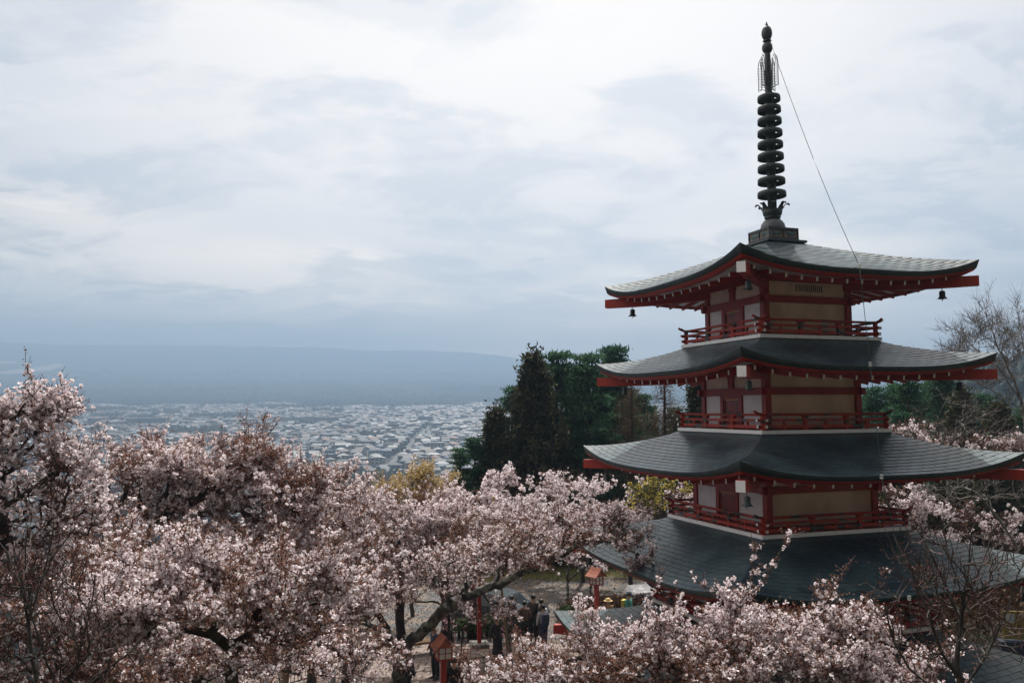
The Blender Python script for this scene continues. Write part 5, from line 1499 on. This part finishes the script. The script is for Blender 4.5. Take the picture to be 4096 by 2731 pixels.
# pink weeping cherry branches over the plaza
rs_ = np.random.RandomState(12); b = at(1830, 2640, 29)
wc = empty('weeping_cherry', (b[0], b[1], 0), 0, 'small weeping cherry tree with hanging deep pink flowers beside the stone lantern base', 'cherry tree')
roots = [([np.array([b[0], b[1], -.1])] + px_poly([(1850, 2560, 29), (1870, 2470, 29), (1880, 2400, 29)]), None)]
for px, py in ((1830, 2420), (1930, 2410), (1780, 2450), (1990, 2440), (1900, 2380)): roots.append((px_poly([(1880, 2410, 29), ((1880 + px) / 2, py - 25, 29), (px, py, 29), (px + (px - 1880) * .2, py + 70, 28.9), (px + (px - 1880) * .25, py + 150, 28.9)]), 1))
skeleton_tree(wc, roots, ell(1880, 2450, 29, .9, .7, .35, 50, rs_), 77, per=2, bper=1, fsize=0.029, bsize=.025, step=.09, spread=.05, petal=PETAL_P, twigup=-1.0, twig_len=.35, n_twig=2, tip=.006)

# ================================================================ PLAZA
GRAVEL = mat('gravel', (.135, .105, .085), .95, (.070, .072, .076), 1.2, .42, .60, bump=1.0, bscale=60, detail=10)
GRASS = mat('dry grass', (.13, .115, .045), .95, (.07, .09, .03), 1.6, bump=.8, bscale=40)
JOINT = mat('paving joints', (.07, .06, .055), .95)
PAVE = mat('reddish paving stone', (.19, .145, .125), .85, (.14, .112, .10), 2, bump=.3, bscale=30, island=.18)
mb = MB(); mb.add([(-9, 30, .012), (14, 30, .012), (14, 48.6, .012), (-9, 48.6, .012)], [(0, 1, 2, 3)]); mb.build('gravel_yard', GRAVEL)['kind'] = 'structure'
mb = MB(); V = []
for i in range(30):
    x = -9 + i * .9; V += [(x, 44.6 + .6 * math.sin(i * 1.3) + .3 * math.sin(i * .5), .018), (x, 48.8, .018)]
mb.add(V, [(2 * i, 2 * i + 2, 2 * i + 3, 2 * i + 1) for i in range(29)]); mb.build('grass_verge', GRASS)['kind'] = 'structure'
rs_ = np.random.RandomState(44); n = 16000; X = rs_.uniform(-8, 14, n); Y = rs_.uniform(44.4, 48.8, n)
C = np.stack([X, Y, .05 + .05 * rs_.rand(n)], 1)
npmesh('grass_tufts', blades(C, .07, rs_, 3, aspect=.3), 3, petal_mat('grass blades', (.06, .08, .02), (.26, .22, .08), .3))['kind'] = 'stuff'
n = 14000; X = rs_.uniform(-6, 10, n); Y = rs_.uniform(33, 45, n); C = np.stack([X, Y, .02 + .012 * rs_.rand(n)], 1)
npmesh('gravel_stones', blades(C, .03, rs_, 4, cup=.5), 4, petal_mat('gravel stones', (.05, .05, .055), (.22, .21, .20), .0))['kind'] = 'stuff'
mb = MB(); mb.add([(-9.4, 17, .02), (3.2, 17, .02), (3.2, 32.6, .02), (-9.4, 32.6, .02)], [(0, 1, 2, 3)]); pavement = mb.build('pavement', JOINT); pavement['kind'] = 'structure'
pv_mesh = []
for k in range(3):
    mb = MB(); mb.box(-.235, .235, -.155, .155, -.02, .022 + .003 * k); o = mb.build('paver', PAVE); pv_mesh.append(o.data)
    bpy.data.objects.remove(o)
place = []
for j, y in enumerate(np.arange(17.2, 32.5, .33)):
    for x in np.arange(-9.1 + (j % 2) * .25, 3.0, .50): place.append((x, y))
vis = []
for x, y in place:
    px, py, _ = proj((x, y, 0)); vis.append((0 if (1050 < px < 2060 and 2470 < py < 2740) else 1, rs_.rand()))
idx = sorted(range(len(place)), key=lambda i: vis[i]); VV, FF = [], []
for q, i in enumerate(idx):
    x, y = place[i]
    if q < 295:
        o = bpy.data.objects.new('paver', pv_mesh[q % 3]); link(o, pavement); o.location = (x, y, .02); o.rotation_euler = (0, 0, rs_.normal(0, .008))
    else:
        n0 = len(VV); VV += [(x + sx * .235, y + sy * .155, .043) for sx, sy in ((-1, -1), (1, -1), (1, 1), (-1, 1))]; FF.append((n0, n0 + 1, n0 + 2, n0 + 3))
mb = MB(); mb.add(VV, FF); mb.build('paver', PAVE, pavement)['kind'] = 'stuff'


# hedge of clipped azaleas
def hedge(name, label, pts, r, h, m, seed, n=5200):
    rs2 = np.random.RandomState(seed); x0, y0 = pts[0]
    e = empty(name, (x0, y0, 0), 0, label, 'hedge'); pts = np.array(pts); t = rs2.rand(n) * (len(pts) - 1); i = np.minimum(t.astype(int), len(pts) - 2); f = (t - i)[:, None]
    P = pts[i] * (1 - f) + pts[i + 1] * f; a = rs2.rand(n) * 6.283; w = rs2.rand(n) ** .4
    hh = h * (.9 + .15 * noise2(P[:, 0] * 1.2, P[:, 1] * 1.2, seed)); C = np.stack([P[:, 0] + np.cos(a) * r * w, P[:, 1] + np.sin(a) * r * w, hh * np.sqrt(np.maximum(1 - (w * .92) ** 2.5, 0)) * rs2.uniform(.75, 1.03, n)], 1)
    npmesh('foliage', blades(C, .055, rs2, 4, aspect=.6) - np.array([x0, y0, 0]), 4, m, parent=e)['kind'] = 'stuff'
    V, F = tubes(np.stack([P[:60, 0], P[:60, 1], P[:60, 0] * 0], 1), np.stack([P[:60, 0], P[:60, 1], P[:60, 0] * 0 + h * .6], 1), np.full(60, .02), np.full(60, .012), 4)
    npmesh('stems', V - np.array([x0, y0, 0]), 4, BARK, parent=e, F=F)['kind'] = 'stuff'


hedge('azalea_hedge', 'long brown clipped azalea hedge between the gravel and the seated people', [(2.5, 36.6), (3.4, 36.9), (4.6, 37.0), (6.2, 37.0), (7.6, 36.8)], .75, .95, HEDGE, 51, 9000)
hedge('green_shrub', 'small green shrub at the left end of the brown hedge', [(2.2, 36.2), (2.7, 36.3)], .45, .7, HEDGEG, 52, 1800)
hedge('green_hedge', 'dark green hedge on the plaza behind the lantern with the stone base', [(-2.4, 33.4), (-.8, 33.6)], .5, .9, HEDGEG, 53, 2600)

# low rail fence at the back of the yard
fe = empty('rail_fence', (-4, 47.4, 0), 0, 'low dark wooden rail fence along the back of the gravel yard', 'fence')
for i in range(9):
    mb = MB(); mb.box(i * 1.9 - .07, i * 1.9 + .07, -.07, .07, -.1, .85); mb.build('post', BARK, fe)
for z in (.42, .72):
    mb = MB(); mb.box(-.2, 15.4, .075, .13, z, z + .07); mb.build('rail', BARK, fe)


# lanterns on red posts
LROOF = mat('faded red lantern roof', (.30, .085, .045), .6, (.21, .065, .04), 5)
PANE = mat('paper pane', (.62, .60, .55), .8)


def lantern(x, y, rz, label, base=False):
    e = empty('post_lantern', (x, y, 0), rz, label, 'lantern', 'red lanterns on posts')
    mb = MB(); mb.box(-.07, .07, -.07, .07, -.2, 2.0); mb.build('post', RED, e)
    mb = MB()
    for sx in (-1, 1):
        for sy in (-1, 1): mb.box(sx * .19 - .018, sx * .19 + .018, sy * .19 - .018, sy * .19 + .018, 2.02, 2.34)
    mb.box(-.21, .21, -.21, .21, 1.99, 2.03); mb.box(-.21, .21, -.21, .21, 2.335, 2.37)
    for s in (-1, 1): mb.box(-.012, .012, s * .193 - .006, s * .193 + .006, 2.03, 2.335); mb.box(s * .193 - .006, s * .193 + .006, -.012, .012, 2.03, 2.335); mb.box(-.17, .17, s * .193 - .005, s * .193 + .005, 2.17, 2.19); mb.box(s * .193 - .005, s * .193 + .005, -.17, .17, 2.17, 2.19)
    mb.build('frame', RED, e)
    for k, (a, b, c, d) in enumerate(((-.172, .172, -.182, -.176), (-.172, .172, .176, .182), (-.182, -.176, -.172, .172), (.176, .182, -.172, .172))):
        mb = MB(); mb.box(a, b, c, d, 2.03, 2.335); mb.build('pane', PANE, e)
    mb = MB(); V = []
    for y_ in (-.32, .32):
        for x_, z in ((-.33, 2.30), (-.20, 2.40), (-.09, 2.52), (0, 2.64), (.09, 2.52), (.20, 2.40), (.33, 2.30)): V += [(x_, y_, z), (x_, y_, z + .025)]
    F = []
    for i in range(6):
        a = i * 2; F += [(a, a + 2, a + 16, a + 14), (a + 1, a + 15, a + 17, a + 3), (a, a + 1, a + 3, a + 2), (a + 14, a + 16, a + 17, a + 15)]
    F += [(0, 14, 15, 1), (12, 13, 27, 26)]; mb.add(V, F)
    V = []
    for y_ in (-.27, .27): V += [(-.2, y_, 2.37), (.2, y_, 2.37), (0, y_, 2.62)]
    mb.add(V, [(0, 1, 2), (3, 5, 4)]); mb.build('lantern_roof', LROOF, e)
    if base:
        mb = MB(); mb.box(-.34, .34, -.34, .34, -.1, .18); mb.build('stone_base', STONE, e)


lantern(3.33, 33.82, rad(35), 'red post lantern with a gabled orange roof standing before the gravel yard')
lantern(-1.98, 24.03, rad(20), 'nearest red post lantern, its orange roof just above the bottom edge')
lantern(-1.30, 32.27, rad(10), 'red post lantern on a square stone base under the pink weeping cherry', True)


# cars
def car(x, y, rz, paint, label, star=False):
    e = empty('parked_car', (x, y, 0), rz, label, 'car')
    prof = [(-2.1, .35), (-2.12, .70), (-2.0, .92), (-1.2, .98), (-.75, 1.36), (-.2, 1.46), (.75, 1.44), (1.45, 1.05), (1.95, .98), (2.05, .70), (2.0, .35)]
    mb = MB(); V = []; n = len(prof)
    for w_, k in ((-.84, 1), (-.80, 0), (.80, 0), (.84, 1)):
        for px, pz in prof:
            tuck = .16 * max(0, (pz - .98) / .48); s = -1 if w_ < 0 else 1
            V.append((px * (1 if k == 0 else .985), s * (abs(w_) - tuck), pz if k == 0 else pz - .03))
    F = []
    for r_i in range(3):
        for i in range(n - 1): a = r_i * n + i; F.append((a, a + 1, a + n + 1, a + n))
    F.append(tuple(range(n))[::-1]); F.append(tuple(3 * n + i for i in range(n)))
    mb.add(V, F, 0, False); body = mb.build('body', paint, e)
    GL = mat('car glass', (.02, .025, .03), .12)
    for nm, a, b in (('windscreen', (-1.14, 1.02), (-.78, 1.345)), ('rear_window', (1.40, 1.09), (.82, 1.42))):
        mb = MB(); s = -.012 if a[0] < 0 else .012
        mb.add([(a[0] + s, -.66, a[1] + .012), (a[0] + s, .66, a[1] + .012), (b[0] + s, .58, b[1] + .012), (b[0] + s, -.58, b[1] + .012)], [(0, 1, 2, 3)]); mb.build(nm, GL, e)
    for s in (-1, 1):
        mb = MB(); mb.add([(-.98, s * .845, 1.0), (1.25, s * .845, 1.0), (.72, s * .71, 1.38), (-.62, s * .71, 1.38)], [(0, 1, 2, 3)]); mb.build('side_window', GL, e)
        for wx_ in (-1.35, 1.3):
            mb = MB(); mb.lathe([(.10, -.1), (.24, -.11), (.32, -.09), (.33, 0), (.32, .09), (.24, .11), (.10, .1)], 18, close=True); o = mb.build('wheel', mat('tyre', (.02, .02, .02), .8), e); o.rotation_euler = (math.pi / 2, 0, 0); o.location = (wx_, s * .78, .33)
        mb = MB(); mb.ball((-2.02, s * .6, .74), .11, 10); mb.build('headlight', mat('lamp glass', (.5, .5, .5), .2), e)
    if star:
        mb = MB(); V = [(.16 * (1 if i % 2 == 0 else .42) * math.sin(i * math.pi / 5), .16 * (1 if i % 2 == 0 else .42) * math.cos(i * math.pi / 5), 0) for i in range(10)]
        V += [(a, b, .03) for a, b, c in V]; mb.add(V, [tuple(range(10, 20))] + [(i, (i + 1) % 10, 10 + (i + 1) % 10, 10 + i) for i in range(10)])
        o = mb.build('star', mat('white star', (.8, .8, .8), .6), e); o.location = (-.1, .2, 1.50); o.rotation_euler = (rad(50), 0, rad(-90))


car(-.75, 35.4, rad(150), mat('dark car paint', (.03, .045, .055), .25), 'dark parked car with a white star on its roof beside the people on the gravel', True)
car(7.3, 38.2, rad(5), mat('white car paint', (.75, .76, .78), .3), 'white parked car, only its bonnet showing over the brown hedge')

# poles, bench, railing, sign
def pole(name, label, a, b, r, m, cat='pole'):
    e = empty(name, tuple(a), 0, label, cat); mb = MB(); A_, B_ = np.array(a), np.array(b)
    n = 9; mb.tube([tuple((B_ - A_) * i / n) for i in range(n + 1)], r, 8)
    mb.build('shaft', m, e)
    mb = MB()
    for i in range(1, n): q = (B_ - A_) * i / n; mb.tube([tuple(q - (B_ - A_) * .003), tuple(q + (B_ - A_) * .003)], r * 1.18, 8)
    mb.build('joint_rings', m, e)['kind'] = 'stuff'


p0 = at(2030, 2605, 31.8); p0[2] = -.05
pole('bamboo_pole', 'tall leaning bamboo pole rising out of the blossoms behind the long limb', p0, at(1972, 1985, 30.6), .045, BAMBOO)
p0 = at(1800, 2470, 27); pole('prop_pole', 'short dark prop pole standing under the fork of the old cherry', (p0[0], p0[1], 0), at(1793, 2300, 26.6), .045, BARK)
p0 = at(2042, 2620, 30); pole('prop_post', 'dark grey prop post right beside the foot of the bamboo pole', (p0[0], p0[1], 0), at(2036, 2400, 30), .06, BARKL)
bn = empty('bench', (-3.3, 31.4, 0), rad(25), 'pale wooden bench behind the man in the navy hoodie', 'bench')
mb = MB(); mb.box(-.8, .8, -.22, .22, .42, .50); mb.build('seat', WOODM, bn)
for sx in (-.6, .6): mb = MB(); mb.box(sx - .05, sx + .05, -.18, .18, 0, .42); mb.build('leg', WOODM, bn)


def railing(label, a, b, h):
    a, b = np.array(a), np.array(b); L = np.linalg.norm(b - a); e = empty('railing', (a[0], a[1], 0), math.atan2(b[1] - a[1], b[0] - a[0]), label, 'railing', 'black metal railings')
    for z in (h - .03, .12): mb = MB(); mb.box(0, L, -.02, .02, z, z + .04); mb.build('rail', BLACK, e)
    n = int(L / .13)
    for i in range(n + 1):
        mb = MB(); w = .02 if i % 9 == 0 else .009; mb.box(i * L / n - w, i * L / n + w, -w + .0, w, 0 if i % 9 == 0 else .161, h - .031); mb.build('picket', BLACK, e)


a = at(1835, 2640, 27); b = at(2050, 2625, 27.6)
railing('black metal railing right of the nearest lantern', a[:2], b[:2], 1.1)
a = at(1120, 2650, 27.5); b = at(1250, 2640, 28.5)
railing('black metal railing at the left side of the paving', a[:2], b[:2], 1.0)
sg = at(4068, 2600, 31)
s_ = empty('sign_board', (sg[0], sg[1], 0), rad(-8), 'yellow notice board on a blue base in the shade at the bottom right', 'sign')
mb = MB(); mb.box(-.45, .55, -.03, .03, .55, 1.55); mb.build('board', mat('shaded yellow board', (.20, .15, .03), .6, (.15, .12, .03), 6), s_)  # yellow darkened in its colour, standing in for shade on the board
mb = MB(); mb.box(-.36, -.04, -.036, -.031, 1.15, 1.46); mb.build('picture', mat('blue grey print', (.20, .27, .33), .6, (.35, .36, .33), 8, .45, .55), s_)
mb = MB()
for i in range(5): mb.box(-.34, .36 - .08 * (i % 2), -.036, -.031, .68 + .075 * i, .70 + .075 * i)
for i in range(3): mb.box(.02, .42, -.036, -.031, 1.20 + .08 * i, 1.225 + .08 * i)
mb.build('print', mat('brown print', (.14, .09, .03), .7), s_)
mb = MB(); mb.box(-.6, .7, -.25, .25, 0, .5); mb.build('base', mat('blue tarpaulin', (.015, .025, .05), .8), s_)


# ================================================================ PEOPLE
SKIN = mat('skin', (.42, .25, .17), .6)
HAIRB = mat('black hair', (.012, .010, .010), .5)


def skin_obj(name, joints, edges, radii, m, parent, root=0, sub=1):
    me = bpy.data.meshes.new(name); me.from_pydata(joints, edges, []); me.materials.append(m)
    o = bpy.data.objects.new(name, me); link(o, parent)
    me.attributes  # skin layer is added with the modifier
    md = o.modifiers.new('skin', 'SKIN'); md.use_smooth_shade = True
    if not me.skin_vertices:
        bpy.context.view_layer.objects.active = o
    for i, r in enumerate(radii):
        v = me.skin_vertices[0].data[i]; v.radius = (r, r) if not isinstance(r, tuple) else r; v.use_root = i == root
    s2 = o.modifiers.new('sub', 'SUBSURF'); s2.levels = sub; s2.render_levels = sub
    return o


def person(x, y, face, h, label, top, legs, pose='stand', hair=HAIRB, hat=None, skirt=None, bag=None, bald=False, armup=False, z=0.):
    k = h / 1.70; e = empty('person', (x, y, z), rad(face), label, 'person'); e.scale = (k, k, k)
    # local: facing -y
    sit = pose == 'sit'
    pz = .45 if sit else .92; lean = -.06 if sit else -.02
    J = {'pel': (0, 0, pz), 'spine': (0, lean * .5, pz + .22), 'chest': (0, lean, pz + .40), 'neck': (0, lean - .01, pz + .55), 'chin': (0, lean - .035, pz + .62), 'head': (0, lean - .03, pz + .70), 'crown': (0, lean - .01, pz + .765)}
    for s, n in ((-1, 'l'), (1, 'r')):
        J['sh' + n] = (s * .17, lean, pz + .49)
        if armup and s == 1: J['el' + n] = (s * .23, lean - .12, pz + .28); J['wr' + n] = (s * .07, lean - .16, pz + .52); J['ha' + n] = (s * .03, lean - .14, pz + .60)
        elif sit: J['el' + n] = (s * .24, lean - .05, pz + .22); J['wr' + n] = (s * .14, lean - .26, pz + .16); J['ha' + n] = (s * .09, lean - .33, pz + .15)
        else: J['el' + n] = (s * .235, lean + .02, pz + .22); J['wr' + n] = (s * .22, lean - .13, pz + .03); J['ha' + n] = (s * .20, lean - .19, pz - .02)
        J['hip' + n] = (s * .09, 0, pz - .03)
        if sit: J['kn' + n] = (s * .12, -.42, .47); J['an' + n] = (s * .12, -.40, .07); J['to' + n] = (s * .13, -.58, .04)
        else: J['kn' + n] = (s * .10, -.03 if s < 0 else .02, .49); J['an' + n] = (s * .10, .04 if s > 0 else 0, .08); J['to' + n] = (s * .11, -.12, .04)
    Rr = dict(pel=.12, spine=.11, chest=.13, neck=.052, chin=.062, head=.092, crown=.06, sh=.062, el=.042, wr=.03, ha=.035, hip=.09, kn=.058, an=.04, to=.035)
    names = list(J); ix = {n: i for i, n in enumerate(names)}
    E_ = [('pel', 'spine'), ('spine', 'chest'), ('chest', 'neck'), ('neck', 'chin'), ('chin', 'head'), ('head', 'crown')]
    for n in 'lr': E_ += [('chest', 'sh' + n), ('sh' + n, 'el' + n), ('el' + n, 'wr' + n), ('wr' + n, 'ha' + n), ('pel', 'hip' + n), ('hip' + n, 'kn' + n), ('kn' + n, 'an' + n), ('an' + n, 'to' + n)]
    rd = lambda n: Rr.get(n, Rr.get(n[:-1]))
    skin_obj('body', [J[n] for n in names], [(ix[a], ix[b]) for a, b in E_], [rd(n) for n in names], SKIN, e, 0)
    tn = ['pel', 'spine', 'chest', 'shl', 'ell', 'wrl', 'shr', 'elr', 'wrr']; ti = {n: i for i, n in enumerate(tn)}
    te = [('pel', 'spine'), ('spine', 'chest'), ('chest', 'shl'), ('shl', 'ell'), ('ell', 'wrl'), ('chest', 'shr'), ('shr', 'elr'), ('elr', 'wrr')]
    skin_obj('jacket', [J[n] for n in tn], [(ti[a], ti[b]) for a, b in te], [{'pel': .165, 'spine': .155, 'chest': .165}.get(n, rd(n) + .024) for n in tn], top, e, 0)
    if skirt:
        mb = MB(); mb.lathe([(.14, pz + .06), (.17, pz - .1), (.22, pz - .5), (.24, .16)], 14); mb.build('skirt', skirt, e)
    ln = ['pel', 'hipl', 'knl', 'anl', 'hipr', 'knr', 'anr']; li_ = {n: i for i, n in enumerate(ln)}
    le = [('pel', 'hipl'), ('hipl', 'knl'), ('knl', 'anl'), ('pel', 'hipr'), ('hipr', 'knr'), ('knr', 'anr')]
    skin_obj('trousers', [J[n] for n in ln], [(li_[a], li_[b]) for a, b in le], [{'pel': .14}.get(n, rd(n) + .022) for n in ln], legs, e, 0)
    for n in 'lr':
        a, b = J['an' + n], J['to' + n]; mb = MB(); mb.tube([(a[0], a[1] + .07, .04), (a[0], a[1], .06), (b[0], b[1], .045), (b[0], b[1] - .05, .03)], [.04, .058, .05, .025], 8); mb.build('shoe', BLACK, e)
    hx, hy, hz_ = J['head']
    if not bald:
        mb = MB(); pr = [(max(.108 * math.sin(t), .001), hz_ + .02 + .118 * math.cos(t)) for t in np.linspace(0, 1.95, 8)]
        mb.lathe(pr, 14, (hx, hy + .018)); mb.build('hair', hair, e)
    # face: nose and ears, small
    mb = MB(); mb.ball((hx, hy - .098, hz_ - .01), .014, 6); mb.ball((hx - .09, hy, hz_), .02, 6); mb.ball((hx + .09, hy, hz_), .02, 6); mb.build('face', SKIN, e)
    if hat is not None:
        mb = MB(); w_ = .20 if hat[1] == 'brim' else .125
        mb.lathe([(w_, hz_ + .055), (.122, hz_ + .065), (.118, hz_ + .13), (.07, hz_ + .165), (.001, hz_ + .17)], 16, (hx, hy + .01))
        if hat[1] == 'cap': mb.box(hx - .07, hx + .07, hy - .22, hy - .10, hz_ + .05, hz_ + .062)
        mb.build('hat', hat[0], e)
    if bag is not None:
        mb = MB(); mb.box(-.14, .14, .14, .28, pz + .08, pz + .48); o = mb.build('backpack', bag, e)
    if sit:
        pass
    return e


def cl(n, c): return mat('cloth ' + n, c, .9)


person(-.08, 33.3, 150, 1.65, 'person in a grey blue kimono coat standing beside the dark car', cl('grey blue', (.16, .20, .24)), cl('slate', (.06, .07, .09)), bag=BLACK)
person(.43, 32.5, 200, 1.62, 'person with short dark hair in a brown top between the kimono and the tall man', cl('brown', (.10, .06, .045)), cl('black', (.02, .02, .022)))
person(.77, 33.1, 175, 1.72, 'tall man in a dark brown coat seen from behind on the gravel', cl('dark brown', (.055, .045, .042)), cl('black', (.02, .02, .022)))
person(1.06, 32.9, 120, 1.60, 'dark haired woman in black right behind the tall man', cl('charcoal', (.03, .03, .035)), cl('black', (.02, .02, .022)))
person(1.13, 32.0, 200, 1.60, 'woman in a pale blouse with a dark blue bag by the lowest roof', cl('pale lilac', (.42, .40, .44)), cl('navy', (.03, .04, .08)), bag=cl('navy', (.03, .04, .08)))
stool = lambda x, y, l: None
person(3.89, 34.9, 10, 1.6, 'person in an ochre brown jacket and straw hat sitting by the hedge', cl('ochre', (.22, .13, .05)), cl('black', (.02, .02, .022)), pose='sit', hat=(cl('straw', (.42, .30, .14)), 'brim'))
person(4.62, 34.0, 60, 1.62, 'person in a grey cap and green and yellow jacket before the hedge', cl('teal green', (.05, .22, .17)), cl('black', (.02, .02, .022)), hat=(cl('grey', (.12, .13, .15)), 'cap'), bag=cl('yellow', (.42, .35, .09)))
person(5.65, 35.4, -30, 1.65, 'grey haired person in a blue grey shirt sitting with a hand to the face', cl('blue grey', (.24, .28, .34)), cl('slate', (.06, .07, .09)), pose='sit', armup=True, hair=cl('grey hair', (.10, .10, .10)))
for x, y, l in ((3.89, 35.0, 'low stone seat under the person in the straw hat'), (5.65, 35.5, 'low stone seat under the grey haired person')):
    mb = MB(); mb.box(-.35, .35, -.16, .22, -.05, .36); mb.box(-.38, .38, -.19, .25, .361, .40); o = mb.build('stone_seat', STONE, None, (x, y, 0)); tag(o, l, 'seat')
person(-2.62, 28.5, -60, 1.78, 'bald man in a navy hooded jacket looking down beside the wooden bench', cl('navy', (.03, .04, .08)), cl('black', (.02, .02, .022)), bald=True)
person(-5.47, 25.7, -100, 1.35, 'dark haired boy in a pale blue shirt at the bottom edge', cl('pale blue', (.42, .50, .54)), cl('slate', (.06, .07, .09)))
person(-5.10, 25.9, 100, 1.65, 'person in black close behind the boy', cl('charcoal', (.03, .03, .035)), cl('black', (.02, .02, .022)))
person(-3.28, 25.8, 160, 1.74, 'person in a dark cap and navy jacket at the foot of the old trunk', cl('navy', (.03, .04, .08)), cl('black', (.02, .02, .022)), hat=(cl('black', (.02, .02, .022)), 'cap'))
person(-.57, 30.2, 190, 1.62, 'person in a wide pale hat and black dress beside the bamboo pole', cl('charcoal', (.03, .03, .035)), cl('black', (.02, .02, .022)), hat=(cl('straw', (.42, .30, .14)), 'brim'), skirt=cl('black', (.02, .02, .022)))
person(-2.35, 29.6, 40, 1.62, 'person in white shoes and dark clothes half hidden right of the bald man', cl('black', (.02, .02, .022)), cl('grey', (.12, .13, .15)))
person(-1.75, 25.0, 180, 1.70, 'person in a long dark coat directly behind the nearest lantern', cl('black', (.02, .02, .022)), cl('slate', (.06, .07, .09)))
person(-7.3, 27.2, 60, 1.68, 'person in a grey blue top near the left railing', cl('blue grey', (.24, .28, .34)), cl('beige', (.20, .15, .11)))
